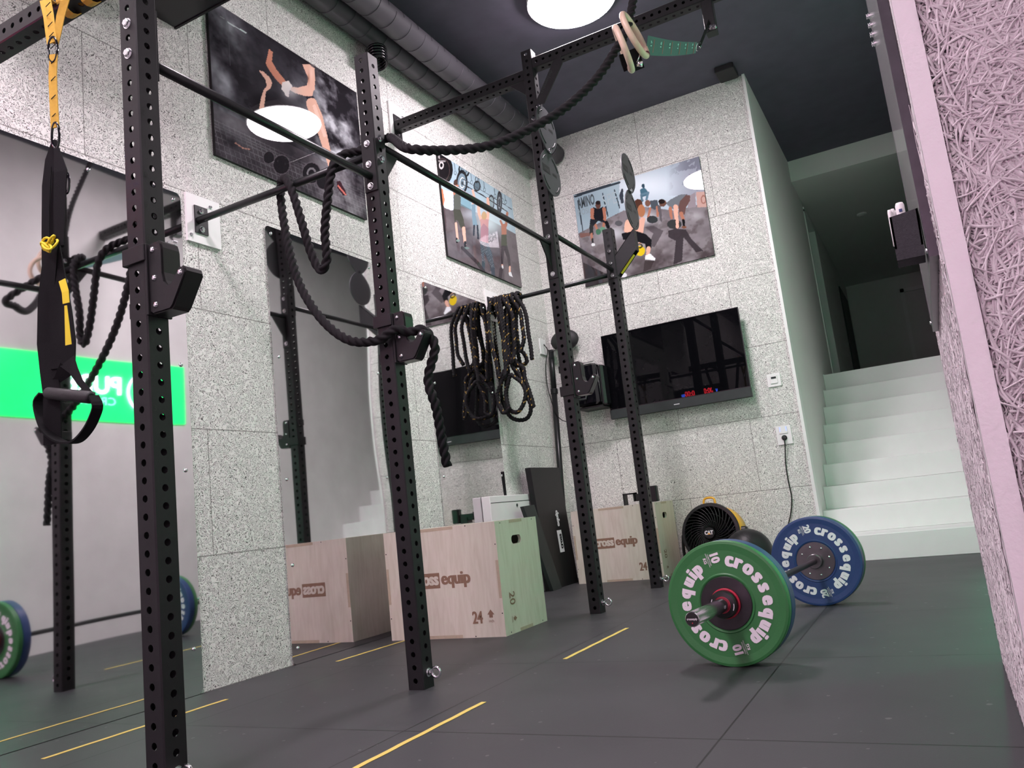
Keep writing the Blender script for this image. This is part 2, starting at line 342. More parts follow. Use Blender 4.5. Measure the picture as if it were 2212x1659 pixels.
def rope_mesh(name, pts, r, parent=None, pitch=None, fleck=False, tip=None, step=.006, seg=24):
    P = spline(pts, step); N = len(P); pitch = pitch or r * 5.2; vs = []; col = []; s = 0
    T = [(P[min(i + 1, N - 1)] - P[max(i - 1, 0)]) for i in range(N)]; T = [t / (np.linalg.norm(t) + 1e-9) for t in T]
    up = np.array([0, 0, 1.]) if abs(T[0][2]) < .9 else np.array([1., 0, 0]); nn = up - T[0] * (up @ T[0]); nn /= np.linalg.norm(nn)
    rnd = random.Random(len(pts)); L = sum(np.linalg.norm(P[i + 1] - P[i]) for i in range(N - 1))
    for i in range(N):
        if i: s += np.linalg.norm(P[i] - P[i - 1])
        nn = nn - T[i] * (nn @ T[i]); nn /= np.linalg.norm(nn) + 1e-9; bb = np.cross(T[i], nn); tw = 2 * PI * s / pitch
        for j in range(seg):
            a = 2 * PI * j / seg; q = abs(math.cos(1.5 * (a - tw))); ph = ((a - tw + PI / 3) % (2 * PI / 3)) - PI / 3; rr = r * (.53 * math.cos(ph) + math.sqrt(max(0, .25 - .2809 * math.sin(ph) ** 2)))
            vs.append(P[i] + rr * (math.cos(a) * nn + math.sin(a) * bb))
            c = (.014, .013, .0145)
            if tip and s > L - tip: c = (.006, .006, .007)
            if fleck and q > .9 and int((a - tw) / (2 * PI / 3) + 90) % 3 == 0 and (s / pitch) % 1 < .17: c = (.62, .40, .10)
            col.append((*c, 1))
    fs = [(i * seg + j, i * seg + (j + 1) % seg, (i + 1) * seg + (j + 1) % seg, (i + 1) * seg + j) for i in range(N - 1) for j in range(seg)]
    fs += [tuple(range(seg - 1, -1, -1)), tuple((N - 1) * seg + j for j in range(seg))]
    mb = MB(); mb.add(vs, fs, True)
    o = part(mb, name, M['rope'], parent) if parent is not None else mb.build(name, M['rope'])
    ca = o.data.color_attributes.new('Col', 'FLOAT_COLOR', 'POINT'); ca.data.foreach_set('color', np.array(col, np.float32).ravel()); return o
# ---------------------------------------------------------------- the setting
YB, ZC, XE, XC, XR = 6.8728, 4.1927, 2.167, 3.14, 3.30
def boxo(name, a, b, m, structure=True):
    mb = MB(); mb.box(a, b); return struct(mb, name, m)
boxo('floor', (-.1, -2.8, -.1), (4.6, 6.95, 0), M['floor'])
boxo('wall_left', (-.12, -2.8, 0), (0, YB, ZC), M['wool_left'])
boxo('wall_back', (-.12, YB, 0), (XE, YB + .1, ZC), M['wool_back'])
boxo('ceiling', (-.12, -2.8, ZC), (4.6, 9.157, ZC + .1), M['ceiling'])
boxo('wall_rear', (-.12, -2.8, 0), (4.6, -2.7, ZC), M['white_wall'])
boxo('wall_right_rear', (4.5, -2.7, 0), (4.6, 1.6, ZC), M['white_wall'])
boxo('wall_right', (XC, 1.535, 0), (4.6, 3.03, ZC), M['wool_near'])
boxo('wall_right_sign', (XR, 3.03, 0), (3.42, 9.157, ZC), M['white_wall'])
boxo('wall_stairwell', (XE - .09, YB + .1, 0), (XE, 9.95, ZC + .05), M['white_wall'])
mb = MB(); mb.box((XE - .022, YB - .018, 0), (XE + .002, YB + .102, ZC)); struct(mb, 'trim_1', M['white'])
mb = MB(); mb.box((XC - .002, 1.528, 0), (XC + .034, 1.537, ZC)); mb.box((XC - .002, 1.529, 0), (XC + .001, 1.576, ZC)); struct(mb, 'trim_2', M['trim'])
mb = MB(); mb.box((XC - .003, 3.012, 0), (XC + .02, 3.034, ZC)); struct(mb, 'trim_3', M['white'])
# stairwell above: lintel, corridor
boxo('wall_lintel', (XE, 9.157, 3.95), (3.42, 9.27, ZC + .05), M['white_wall'])
boxo('ceiling_corridor', (XE - 1., 9.27, 3.95), (4.6, 15.2, 4.05), M['white_wall'])
boxo('floor_corridor', (XE - 1., 9.16, 1.55), (4.6, 15.2, 1.71), M['white_wall'])
boxo('wall_corridor_left', (XE - .09, 10.9, 1.71), (XE, 15.2, 3.95), M['white_wall'])
boxo('wall_corridor_right', (3.9, 9.157, 1.71), (4.0, 15.2, 3.95), M['white_wall'])
boxo('wall_corridor_end', (XE - .1, 15.1, 1.71), (4.0, 15.2, 3.95), M['white_wall'])
boxo('wall_corridor_recess', (XE - .9, 9.9, 1.71), (XE - .8, 11.0, 3.95), M['white_wall'])
mb = MB()
for a, b in [((XE - .10, 9.93, 1.71), (XE + .012, 9.985, 3.86)), ((XE - .10, 10.86, 1.71), (XE + .012, 10.915, 3.86)), ((XE - .10, 9.93, 3.83), (XE + .012, 10.915, 3.89))]: mb.box(a, b)
struct(mb, 'door_1', M['white'])
mb = MB(); mb.box((XE + .001, 13.36, 1.71), (XE + .02, 14.65, 3.6)); struct(mb, 'door_dark_opening', M['plank'])  # dark slab in place of an unlit opening, shade put into its colour
mb = MB()
mb.box((3.0, 15.05, 1.71), (3.06, 15.1, 3.7)); mb.box((3.85, 15.05, 1.71), (3.9, 15.1, 3.7)); mb.box((3.0, 15.05, 3.64), (3.9, 15.1, 3.7)); struct(mb, 'door_3', M['white'])
# staircase
st = thing('staircase', 'white painted concrete staircase rising from the gym floor to the dark corridor', 'stairs', (2.7, 6.62, 0))
for k in range(9):
    y0 = 6.62 if k == 0 else 6.8 + .262 * (k - 0) - .0
    z1 = .19 * (k + 1)
    mb = MB(); mb.box((XE + .004, y0, z1 - .19 if k else 0), (XR - .002, 9.16 if k == 8 else y0 + (.45 if k == 0 else .30), z1), ch=.006)
    if k: mb.box((XE + .002, y0 - .004, z1 - .19), (XE + .012, y0 + .26, z1 + .004))
    part(mb, 'step', M['white'], st)

# wood wool strands on the near panel, real curved ribbons
def strands(n, x0, x1, z0, z1, y, seed, side=False):
    rg = np.random.default_rng(seed); K = 9
    L = rg.uniform(.035, .16, n); a = rg.normal(0, .95, n); cv = rg.normal(0, 9, n) ; x = rg.uniform(x0, x1, n); z = rg.uniform(z0, z1, n)
    w = rg.uniform(.0014, .0028, n) * (.8 if side else 1); dep = np.sort(rg.uniform(0, .0085, n)); til = rg.uniform(-.5, .5, n); wob = rg.uniform(.0, .003, n)
    t = np.linspace(-.5, .5, K)[None, :]; ang = a[:, None] + cv[:, None] * t * L[:, None]
    dx = np.cos(ang) * L[:, None] / (K - 1); dz = np.sin(ang) * L[:, None] / (K - 1)
    px = x[:, None] + np.cumsum(dx, 1); pz = z[:, None] + np.cumsum(dz, 1)
    py = y - dep[:, None] - wob[:, None] * np.sin(t * 9 + x[:, None] * 50)
    nx, nz = -np.sin(ang), np.cos(ang)
    V = np.stack([np.stack([px + nx * w[:, None] * s, py + h + s * til[:, None] * w[:, None], pz + nz * w[:, None] * s], -1) for s, h in ((-1, .0012), (-.45, -.0006), (.45, -.0006), (1, .0012))], 2)
    V = V.reshape(-1, 3); inside = True
    V[:, 0] = np.clip(V[:, 0], x0, x1); V[:, 2] = np.clip(V[:, 2], 0.003, ZC)
    fs = []
    for i in range(n):
        b = i * K * 4
        for k in range(K - 1):
            for j in range(3): fs.append((b + k * 4 + j, b + k * 4 + j + 1, b + k * 4 + 5 + j, b + k * 4 + 4 + j))
    if side: V = np.stack([XC + (V[:, 1] - y) * .45, V[:, 0], V[:, 2]], 1)
    me = bpy.data.meshes.new('wood_fibres'); me.from_pydata(V.tolist(), [], fs); me.materials.append(M['fibre'])
    me.polygons.foreach_set('use_smooth', [True] * len(me.polygons)); me.update()
    o = bpy.data.objects.new('wall_right_fibres', me); C.objects.link(o); o['kind'] = 'structure'; return o
strands(15000, XC + .034, 3.62, .12, 1.75, 1.535, 3)
strands(16000, 1.562, 3.01, 0, 1.15, 1.535, 4, True)

# ---------------------------------------------------------------- ducts, lamps, ceiling things
def duct(label, x, z, r, y1):
    t = thing('ventilation_duct', label, 'duct', (x, 2, z), 'spiral ducts under the ceiling')
    mb = MB(); mb.cyl((x, -2.68, z), (x, y1, z), r, 40)
    part(mb, 'duct_tube', M['duct'], t)
    mb = MB(); y = -2.6
    while y < y1 - .02:
        pts = [(x + (r + .001) * math.cos(a), y + .085 * a / (2 * PI) * 1.0, z + (r + .001) * math.sin(a)) for a in [2 * PI * k / 32 for k in range(33)]]
        mb.tube(pts, .0022, 5, caps=False); y += .085 * 2
    part(mb, 'spiral_seam', M['duct'], t)
duct('dark spiral duct nearest the room, the lit one of the two', .325, 4.02, .092, YB - .03)
duct('dark spiral duct tucked against the left wall, the shaded one', .125, 4.03, .092, YB - .03)
mb = MB()
for k in range(5): mb.tube([(.13 + .062 * math.cos(a), 4.25 + .075 * math.sin(a), 3.905 - .022 * k + .02 * math.cos(a)) for a in [2 * PI * j / 28 for j in range(28)]], .010, 8, closed=True)
t = thing('hanging_cable_coil', 'glossy black coil of hose hung under the duct behind the upright top', 'coil', (.13, 4.25, 3.9))
part(mb, 'coil', M['glossy'], t)
mb = MB(); mb.tube([(.13, 4.25, 3.94), (.13, 4.25, 3.80)], .006, 8); part(mb, 'hook', M['steel'], t)
def lamp(x, y, label):
    t = thing('ceiling_lamp', label, 'lamp', (x, y, ZC), 'round ceiling lamps')
    mb = MB(); mb.lathe((x, y, ZC - .001), (0, 0, -1), [(.0001, 0), (.29, 0), (.315, .02), (.315, .062), (.305, .066)], 56); part(mb, 'lamp_body', M['white'], t)
    mb = MB(); mb.lathe((x, y, ZC - .06), (0, 0, -1), [(.305, .004), (.300, .016), (.27, .022), (.0001, .024)], 56, smooth=True); part(mb, 'diffuser', M['lamp'], t)
lamp(1.37, 4.9, 'round glowing ceiling lamp above the pull-up rack')
lamp(1.37, 1.2, 'round ceiling lamp nearer the camera, above the top left of the view')
lamp(1.37, -1.3, 'round ceiling lamp at the rear of the room behind the camera')
mb = MB(); mb.box((1.97, 6.58, ZC - .05), (2.13, 6.80, ZC - .002), ch=.008); t = mb.build('ceiling_junction_box', M['steel']); tag(t, 'small flat black box on the dark ceiling near the far wall', 'box')
t = thing('wall_air_unit', 'black rectangular unit mounted high on the left wall behind the nearest upright', 'air unit', (0, 2.1, 3.29))
mb = MB(); mb.box((.001, 1.5, 3.29), (.62, 2.645, 3.62), ch=.006); part(mb, 'housing', M['bezel'], t)
mb = MB(); mb.box((.62, 1.5, 3.285), (.632, 2.65, 3.625)); mb.box((.001, 2.645, 3.285), (.632, 2.657, 3.625)); part(mb, 'rim', M['steel'], t)
mb = MB(); mb.lathe((2.758, 11.0, 3.95), (0, 0, -1), [(.06, 0), (.06, .02), (.03, .035), (.0001, .036)], 24); t = mb.build('smoke_detector', M['white']); tag(t, 'small white round detector on the corridor ceiling', 'detector')

# neon sign on the right-hand wall (seen in the wall mirror), facing -x
t = thing('neon_sign', 'glowing green neon sign with white letters, seen mirrored in the large mirror', 'sign', (XR, 4.5, 2.15))
mb = MB(); mb.box((XR - .012, 3.62, 1.86), (XR - .001, 5.36, 2.40)); part(mb, 'sign_board', M['sign_glow'], t)
mb = MB(); text(mb, 'PURE', (XR - .02, 4.42, 2.10), (0, -1, 0), (0, 0, 1), .16, 1.15, .01)
mb2 = MB(); text(mb2, 'CROSS', (XR - .02, 4.45, 2.00), (0, -1, 0), (0, 0, 1), .07, 1.4, .005)
part(mb, 'lettering', M['sign_white'], t); part(mb2, 'small_lettering', M['sign_green'], t)
mb = MB(); mb.tube([(XR - .022, 4.93 + .15 * math.cos(a), 2.13 + .16 * math.sin(a)) for a in [2 * PI * j / 40 for j in range(40)]], .006, 8, closed=True)
mb.tube([(XR - .022, 5.01, 2.23), (XR - .022, 4.93, 2.04), (XR - .022, 4.85, 2.23)], .008, 8); part(mb, 'emblem', M['sign_white'], t)
M['green_fill_tube'] = mat('added green fill tube', (.1, .9, .4), .4, emit=(.03, 1, .47), es=GREEN_FILL)  # green tubes added out of view to strengthen the sign's green light
t = thing('added_fill_tube', 'tall added green fill tube, out of view on the right-hand wall before the stairs', 'light tube', (3.27, 6.0, .3))  # added, unseen: throws extra green on the uprights and stairwell
M['green_fill_tube_dim'] = mat('dimmer added green fill tube', (.1, .9, .4), .4, emit=(.03, 1, .47), es=5)
mb = MB(); mb.cyl((3.27, 6.0, .30), (3.27, 6.0, 3.9), .022, 16); part(mb, 'tube', M['green_fill_tube_dim'], t)
for z in (.26, 3.9): mb = MB(); mb.box((3.25, 5.98, z), (3.299, 6.02, z + .04)); part(mb, 'end_cap', M['white'], t)
t = thing('added_fill_tube', 'added green fill tube hidden just behind the near right wall block', 'light tube', (3.27, 3.12, .4))  # second added tube, hidden from camera and mirrors, extra green fill
mb = MB(); mb.cyl((3.27, 3.12, .35), (3.27, 3.12, 1.72), .022, 16); part(mb, 'tube', M['green_fill_tube'], t)
mb = MB(); mb.box((3.25, 3.10, .31), (3.299, 3.14, .35)); part(mb, 'end_cap', M['white'], t); mb = MB(); mb.box((3.25, 3.10, 1.72), (3.299, 3.14, 1.76)); part(mb, 'end_cap', M['white'], t)
for k, (z, x0, x1) in enumerate([(1.1, .6, 3.2), (2.3, .6, 3.2)]):
    mb = MB(); mb.cyl((x0, -2.66, z), (x1, -2.66, z), .022, 12); o = mb.build('neon_tube', M['pink_tube'])
    tag(o, ['pink neon tube low on the wall behind the camera', 'pink neon tube high on the wall behind the camera'][k], 'light tube', 'pink tubes behind the camera')

# ---------------------------------------------------------------- left wall: mirrors, mounting plates, pictures
def mirror(y0, y1, label, sc_):
    t = thing('wall_mirror', label, 'mirror', (0, (y0 + y1) / 2, 0), 'acrylic mirrors screwed to the left wall')
    mb = MB(); z0, z1 = .002, 2.37; r = .03; c = []
    for cy, cz, a0 in ((y1 - r, z0 + r, -90), (y1 - r, z1 - r, 0), (y0 + r, z1 - r, 90), (y0 + r, z0 + r, 180)):
        for k in range(7): a = math.radians(a0 + 15 * k); c.append((.003, cy + r * math.cos(a), cz + r * math.sin(a)))
    mb.prism(c, (.006, 0, 0)); part(mb, 'mirror_sheet', M['mirror'], t)
    for y, z in sc_: mb = MB(); mb.screw((.009, y, z), (1, 0, 0), .010); part(mb, 'screw', M['chrome'], t)
mirror(.75, 2.627, 'large mirror at the left edge reflecting the barbell and green sign', [(2.14, 2.33), (2.585, 2.33), (2.585, 1.5), (2.585, 1.0), (2.585, .2), (1.7, 2.33), (1.7, .06)])
mirror(3.191, 4.158, 'tall mirror behind the first wooden box reflecting the rack', [(y, z) for y in (3.235, 4.115) for z in (2.33, 1.62, .95, .5, .08)])
mirror(4.7295, 5.667, 'mirror beside the hanging battle rope reflecting the television', [(y, z) for y in (4.775, 5.62) for z in (2.33, 1.62, .95, .08)])
def wall_plate(y0, y1, z0, z1, label, by, bz, bw=.08, bh=.145, pk='wall_mount'):
    t = thing(pk, label, 'wall mount', (0, (y0 + y1) / 2, z0), 'white rack mounting plates on the left wall')
    mb = MB(); mb.box((.001, y0, z0), (.014, y1, z1)); part(mb, 'backing_board', M['white'], t)
    mb = MB(); mb.box((.014, by - bw / 2, bz - bh / 2), (.021, by + bw / 2, bz + bh / 2)); part(mb, 'flange', M['steel'], t, 'black steel flange')
    for s in (-1, 1): mb = MB(); mb.bolt((.021, by, bz + s * bh * .34), (1, 0, 0), .012); part(mb, 'bolt', M['chrome'], t)
    for sy, sz in ((1, 1), (-1, -1)): mb = MB(); mb.bolt((.014, by + sy * bw * .8, bz + sz * bh * .62), (1, 0, 0), .007, .008); part(mb, 'wall_screw', M['chrome'], t)
wall_plate(2.657, 2.868, 2.14, 2.394, 'white plate with black flange below the chalk picture', 2.742, 2.263)
wall_plate(4.515, 4.722, 3.42, 3.697, 'white plate with black flange high up under the ducts', 4.60, 3.515, .09, .18)
wall_plate(5.675, 5.88, 2.24, 2.50, 'white plate half hidden behind the coiled battle rope', 5.73, 2.365)

# painted pictures: colours printed on the sheet (colour attribute), figures in flat shapes
def vnoise(x, y, seed, oct_=4):
    rg = np.random.default_rng(seed); out = np.zeros_like(x); amp = 1; tot = 0
    for o in range(oct_):
        g = rg.random((64, 64)); xi = np.floor(x).astype(int); yi = np.floor(y).astype(int); fx = x - xi; fy = y - yi
        fx = fx * fx * (3 - 2 * fx); fy = fy * fy * (3 - 2 * fy)
        G = lambda a, b: g[a % 64, b % 64]
        out += amp * ((G(xi, yi) * (1 - fx) + G(xi + 1, yi) * fx) * (1 - fy) + (G(xi, yi + 1) * (1 - fx) + G(xi + 1, yi + 1) * fx) * fy)
        tot += amp; amp *= .55; x = x * 2.03; y = y * 2.03
    return out / tot
class Paint:
    def __init__(s, u, v): s.u, s.v = u, v; s.c = np.zeros((*u.shape, 3))
    def fill(s, c): s.c[:] = np.array(c) / 255.
    def mix(s, m, c): m = np.clip(m, 0, 1)[..., None]; s.c = s.c * (1 - m) + np.array(c) / 255. * m
    def inside(s, p):
        x, y = s.u, s.v; r = np.zeros(x.shape, bool); n = len(p)
        for i in range(n):
            x0, y0 = p[i]; x1, y1 = p[(i + 1) % n]
            if y0 == y1: continue
            k = ((y0 > y) != (y1 > y)) & (x < (x1 - x0) * (y - y0) / (y1 - y0) + x0); r ^= k
        return r
    def poly(s, p, c, a=1): s.mix(s.inside(p) * a, c)
    def blob(s, x, y, rx, ry, c, a=1, rot=0, hard=False):
        dx, dy = s.u - x, s.v - y; t = math.radians(rot); X = (dx * math.cos(t) + dy * math.sin(t)) / rx; Y = (-dx * math.sin(t) + dy * math.cos(t)) / ry; d = X * X + Y * Y
        s.mix((d < 1) * a if hard else np.exp(-d * 1.5) * a, c)
    def ring(s, x, y, rx, ry, w, c, a=1, rot=0):
        dx, dy = s.u - x, s.v - y; t = math.radians(rot); X = (dx * math.cos(t) + dy * math.sin(t)) / rx; Y = (-dx * math.sin(t) + dy * math.cos(t)) / ry
        s.mix((abs(np.sqrt(X * X + Y * Y) - 1) < w) * a, c)
    def line(s, pts, w, c, a=1):
        for k in range(len(pts) - 1):
            (x0, y0), (x1, y1) = pts[k], pts[k + 1]; L = (x1 - x0) ** 2 + (y1 - y0) ** 2 + 1e-9
            t = np.clip(((s.u - x0) * (x1 - x0) + (s.v - y0) * (y1 - y0)) / L, 0, 1)
            w0 = w if not isinstance(w, (list, tuple)) else w[k] + (w[k + 1] - w[k]) * t
            s.mix((np.hypot(s.u - x0 - t * (x1 - x0), s.v - y0 - t * (y1 - y0)) < w0) * a, c)
def picture(name, label, O, A, Bv, n, scale, off, painter, nx=250, nz=184):
    """O = lower left corner, A and Bv = edges along and up, n = outward normal"""
    O, A, Bv, n = [np.array(q, float) for q in (O, A, Bv, n)]
    t = thing(name, label, 'picture', O + n * .012)
    mb = MB(); mb.prism([O, O + A, O + A + Bv, O + Bv], n * .018); part(mb, 'picture_panel', M['steel'], t)
    s, q = np.meshgrid(np.linspace(0, 1, nx), np.linspace(0, 1, nz)); P = O + n * .0195 + s[..., None] * A + q[..., None] * Bv
    c = (P - CAM) @ RC.T; u = W / 2 + F * c[..., 0] / c[..., 2]; v = H / 2 + F * c[..., 1] / c[..., 2]
    pt = Paint((u - off[0]) * scale, (v - off[1]) * scale); painter(pt, s, q)
    col = np.clip(pt.c, 0, 1); colr = np.where(col <= .04045, col / 12.92, ((col + .055) / 1.055) ** 2.4)
    fs = [(j * nx + i, j * nx + i + 1, (j + 1) * nx + i + 1, (j + 1) * nx + i) for j in range(nz - 1) for i in range(nx - 1)]
    if np.dot(np.cross(A, Bv), n) < 0: fs = [f[::-1] for f in fs]
    me = bpy.data.meshes.new('print'); me.from_pydata(P.reshape(-1, 3).tolist(), [], fs); me.materials.append(M['print']); me.update()
    ca = me.color_attributes.new('Col', 'FLOAT_COLOR', 'POINT'); ca.data.foreach_set('color', np.concatenate([colr.reshape(-1, 3), np.ones((nx * nz, 1))], 1).astype(np.float32).ravel())
    o = bpy.data.objects.new('print', me); C.objects.link(o); o.parent = t; o.location = tuple(-OFF[t.name]); return t
SK = (226, 178, 158); SKD = (176, 118, 96)
def paint_chalk(p, s, q):
    p.fill((20, 16, 22)); sm = vnoise(s * 5 + 3, q * 4, 5, 5); sm2 = vnoise(s * 9, q * 8, 8, 5)
    p.mix(np.exp(-((s - .08) / .16) ** 2) * np.clip(sm * 2.4 - .75, 0, 1) * 1.1, (150, 150, 158)); p.mix(np.exp(-((s - .80) / .20) ** 2) * np.clip(sm2 * 2.6 - .85, 0, 1) * 1.15, (205, 205, 212))
    p.mix(np.exp(-((s - .5) / .2) ** 2 - ((q - .8) / .25) ** 2) * np.clip(sm * 2 - .7, 0, 1) * .7, (120, 122, 130)); p.mix((q < .30) * .55 * np.clip(sm2 * 1.6, 0, 1), (92, 84, 90))
    nt_ = (abs(((s * 34 + q * 6) % 1) - .5) > .43) | (abs(((q * 52) % 1) - .5) > .40); p.mix(nt_ * (q < .22) * .3 * np.clip(sm2 * 2 - .4, 0, 1), (190, 190, 195))
    p.line([(305, 160), (435, 235)], 4, (190, 200, 200), .9); p.line([(250, 118), (280, 135)], 3, (150, 150, 150), .8); p.line([(306, 160), (330, 640)], 2, (90, 90, 95), .5)
    p.poly([(600, 350), (628, 372), (622, 440), (655, 500), (720, 580), (735, 612), (715, 632), (655, 575), (600, 500), (577, 455), (588, 410)], (196, 130, 108))
    p.poly([(528, 503), (560, 513), (603, 552), (624, 592), (612, 632), (578, 660), (572, 720), (562, 790), (528, 790), (545, 700), (562, 645), (585, 618), (575, 570), (545, 528)], (228, 178, 160))
    p.poly([(840, 462), (888, 460), (928, 492), (932, 560), (928, 650), (900, 640), (870, 615), (886, 560), (864, 520)], SK); p.poly([(735, 602), (760, 622), (805, 628), (870, 612), (922, 640), (912, 688), (862, 690), (792, 668), (745, 645)], SK)
    p.blob(905, 520, 22, 60, (245, 205, 190), .7); p.blob(885, 560, 10, 50, SKD, .7)
    p.poly([(695, 590), (742, 578), (768, 618), (748, 655), (742, 695), (722, 690), (708, 660), (690, 640)], (226, 214, 212)); p.blob(760, 660, 70, 60, (205, 200, 205), .65)
    p.poly([(858, 690), (918, 688), (950, 745), (880, 722)], (38, 36, 46)); p.line([(905, 740), (945, 840), (985, 960), (1020, 1090), (1045, 1200)], [38, 40, 30, 24, 16], SK)
    p.line([(925, 760), (960, 860), (1000, 970)], 12, (244, 205, 190), .8)
    for x, y, r in ((905, 1240, 66), (690, 1180, 60), (990, 1300, 50), (600, 1130, 40)): p.blob(x, y, r, r * 1.15, (24, 20, 26), 1, 0, True); p.ring(x, y, r, r * 1.15, .05, (110, 100, 108), .7)
    p.ring(905, 1240, 28, 32, .2, (150, 145, 150), .8); p.poly([(1085, 1300), (1110, 1295), (1150, 1370), (1158, 1402), (1130, 1400), (1092, 1350)], (60, 30, 40)); p.line([(1095, 1330), (1150, 1395)], 5, (220, 120, 110))
    p.line([(360, 1025), (415, 1062), (460, 1070)], 4, (210, 150, 130), .7)
def paint_barbells(p, s, q):
    p.fill((168, 192, 204)); sm = vnoise(s * 6, q * 5, 2, 4)
    p.mix(np.clip(sm * 1.5 - .5, 0, 1) * .6, (120, 140, 155)); p.mix((q < .60 - .0 * s) * 1., (100, 92, 96)); p.mix((q < .60) * np.clip(vnoise(s * 7, q * 9, 4) * 2 - .8, 0, 1) * .7, (60, 52, 56))
    p.blob(700, 720, 170, 140, (205, 222, 226), .9); p.blob(560, 640, 120, 60, (190, 205, 215), .6)
    p.poly([(278, 425), (400, 455), (400, 600), (380, 612), (285, 575)], (205, 216, 236)); p.poly([(285, 520), (380, 590), (380, 612), (288, 575)], (230, 232, 240))
    p.poly([(455, 480), (540, 530), (545, 610), (455, 570)], (90, 140, 155), .55)
    for x in (400, 540, 610, 650, 740, 800, 830): p.line([(x, 200 + (x - 400) * .6), (x + 6, 270 + (x - 400) * .6)], 2.5, (70, 84, 92), .8); p.ring(x + 8, 290 + (x - 400) * .58, 9, 16, .22, (80, 95, 102), .8)
    p.blob(485, 262, 44, 62, (128, 150, 160), 1, 0, True); p.ring(485, 262, 44, 62, .13, (30, 34, 40)); p.ring(485, 262, 22, 32, .12, (60, 70, 80)); p.blob(465, 372, 42, 92, (118, 140, 152), 1, 0, True); p.ring(465, 372, 42, 92, .16, (26, 28, 34)); p.ring(468, 375, 20, 42, .14, (215, 225, 228)); p.blob(468, 378, 9, 16, (60, 70, 75), 1, 0, True)
    p.blob(594, 402, 26, 40, (90, 110, 122), 1, 0, True); p.ring(594, 402, 26, 40, .16, (30, 34, 40)); p.ring(592, 348, 12, 26, .2, (40, 44, 50)); p.blob(715, 545, 24, 60, (140, 160, 165), 1, 0, True); p.ring(715, 545, 24, 60, .14, (34, 38, 44)); p.blob(785, 545, 20, 90, (58, 66, 74), 1, 0, True); p.ring(785, 545, 20, 90, .12, (18, 18, 22)); p.ring(785, 545, 10, 44, .15, (150, 160, 165))
    p.line([(470, 385), (640, 480), (850, 620)], 4, (44, 46, 52)); p.line([(470, 340), (700, 480), (890, 600)], 3, (70, 74, 80))
    p.line([(285, 440), (300, 520), (292, 560)], 18, (206, 120, 84)); p.line([(300, 580), (318, 690), (320, 780)], 13, (70, 55, 60))
    p.poly([(392, 462), (430, 455), (455, 500), (455, 600), (395, 600)], (82, 88, 82)); p.blob(412, 380, 18, 34, (70, 50, 44), 1, 0, True); p.line([(400, 470), (396, 410), (430, 400)], 9, SKD)
    p.poly([(392, 598), (452, 604), (478, 680), (492, 760), (458, 764), (432, 700), (415, 690), (408, 730), (396, 650)], (58, 62, 52))
    p.line([(414, 720), (422, 800), (428, 852)], 9, SK); p.line([(480, 762), (488, 850), (494, 900)], [14, 12, 9], SK); p.line([(492, 880), (494, 932)], 9, (24, 24, 28)); p.line([(420, 850), (424, 880)], 8, (24, 24, 28)); p.blob(505, 932, 24, 10, (110, 130, 125), 1, 0, True); p.blob(432, 868, 16, 12, (120, 140, 135), 1, 0, True)
    p.line([(558, 440), (572, 500), (560, 560)], 9, SK); p.poly([(545, 560), (580, 555), (582, 650), (600, 740), (560, 740), (550, 640)], (120, 150, 165)); p.line([(570, 740), (566, 820)], 7, (44, 50, 60)); p.line([(598, 740), (604, 850)], 7, (44, 50, 60))
    p.line([(605, 560), (612, 640), (632, 700)], 12, SK); p.line([(686, 510), (692, 590), (684, 690)], 12, SK); p.poly([(618, 690), (650, 672), (694, 690), (690, 762), (690, 890), (622, 880), (632, 780)], (196, 150, 148)); p.poly([(625, 760), (650, 720), (692, 762), (690, 880), (624, 872)], (170, 130, 140))
    p.blob(655, 655, 22, 36, (190, 160, 120), 1, 0, True)
    p.poly([(618, 868), (692, 890), (722, 980), (745, 1100), (748, 1176), (720, 1172), (705, 1090), (672, 1000), (655, 960), (662, 1060), (660, 1136), (635, 1130), (636, 1040)], (66, 76, 86)); dots = ((p.u * .11 + p.v * .05) % 1 < .35) & ((p.v * .09 - p.u * .03) % 1 < .4)
    p.mix(dots * p.inside([(618, 868), (692, 890), (722, 980), (745, 1100), (720, 1100), (672, 1000), (655, 960), (662, 1060), (636, 1040)]) * .7, (190, 205, 212))
    p.line([(795, 700), (812, 740)], 9, SKD); p.line([(852, 632), (842, 740)], 10, SKD); p.poly([(800, 730), (845, 720), (846, 820), (805, 820)], SKD); p.poly([(802, 818), (846, 815), (850, 915), (800, 915)], (66, 74, 58))
    p.poly([(800, 912), (852, 912), (874, 1000), (882, 1090), (864, 1094), (850, 1010), (826, 950), (822, 1020), (816, 1075), (802, 1072)], (52, 46, 52)); p.line([(874, 1092), (874, 1140)], 8, SK); p.line([(809, 1075), (812, 1090)], 7, SK); p.poly([(864, 1140), (884, 1135), (900, 1180), (868, 1165)], (225, 228, 230)); p.blob(812, 1094, 8, 16, (225, 228, 230), 1, 0, True)
    p.line([(470, 930), (600, 1060), (650, 1130)], 14, (44, 38, 42), .7); p.line([(800, 1110), (790, 1200)], 14, (50, 44, 48), .6)
    p.blob(300, 265, 88, 132, (24, 21, 24), 1, 0, True); p.ring(300, 265, 60, 96, .04, (70, 56, 56)); p.ring(290, 225, 16, 26, .3, (196, 190, 190)); p.line([(255, 190), (320, 190)], 7, (170, 165, 165), .8); p.line([(258, 140), (262, 165)], 5, (170, 165, 165), .9); p.line([(270, 140), (274, 165)], 5, (170, 165, 165), .9); p.poly([(680, 335), (738, 360), (738, 390), (700, 372)], (30, 30, 34))
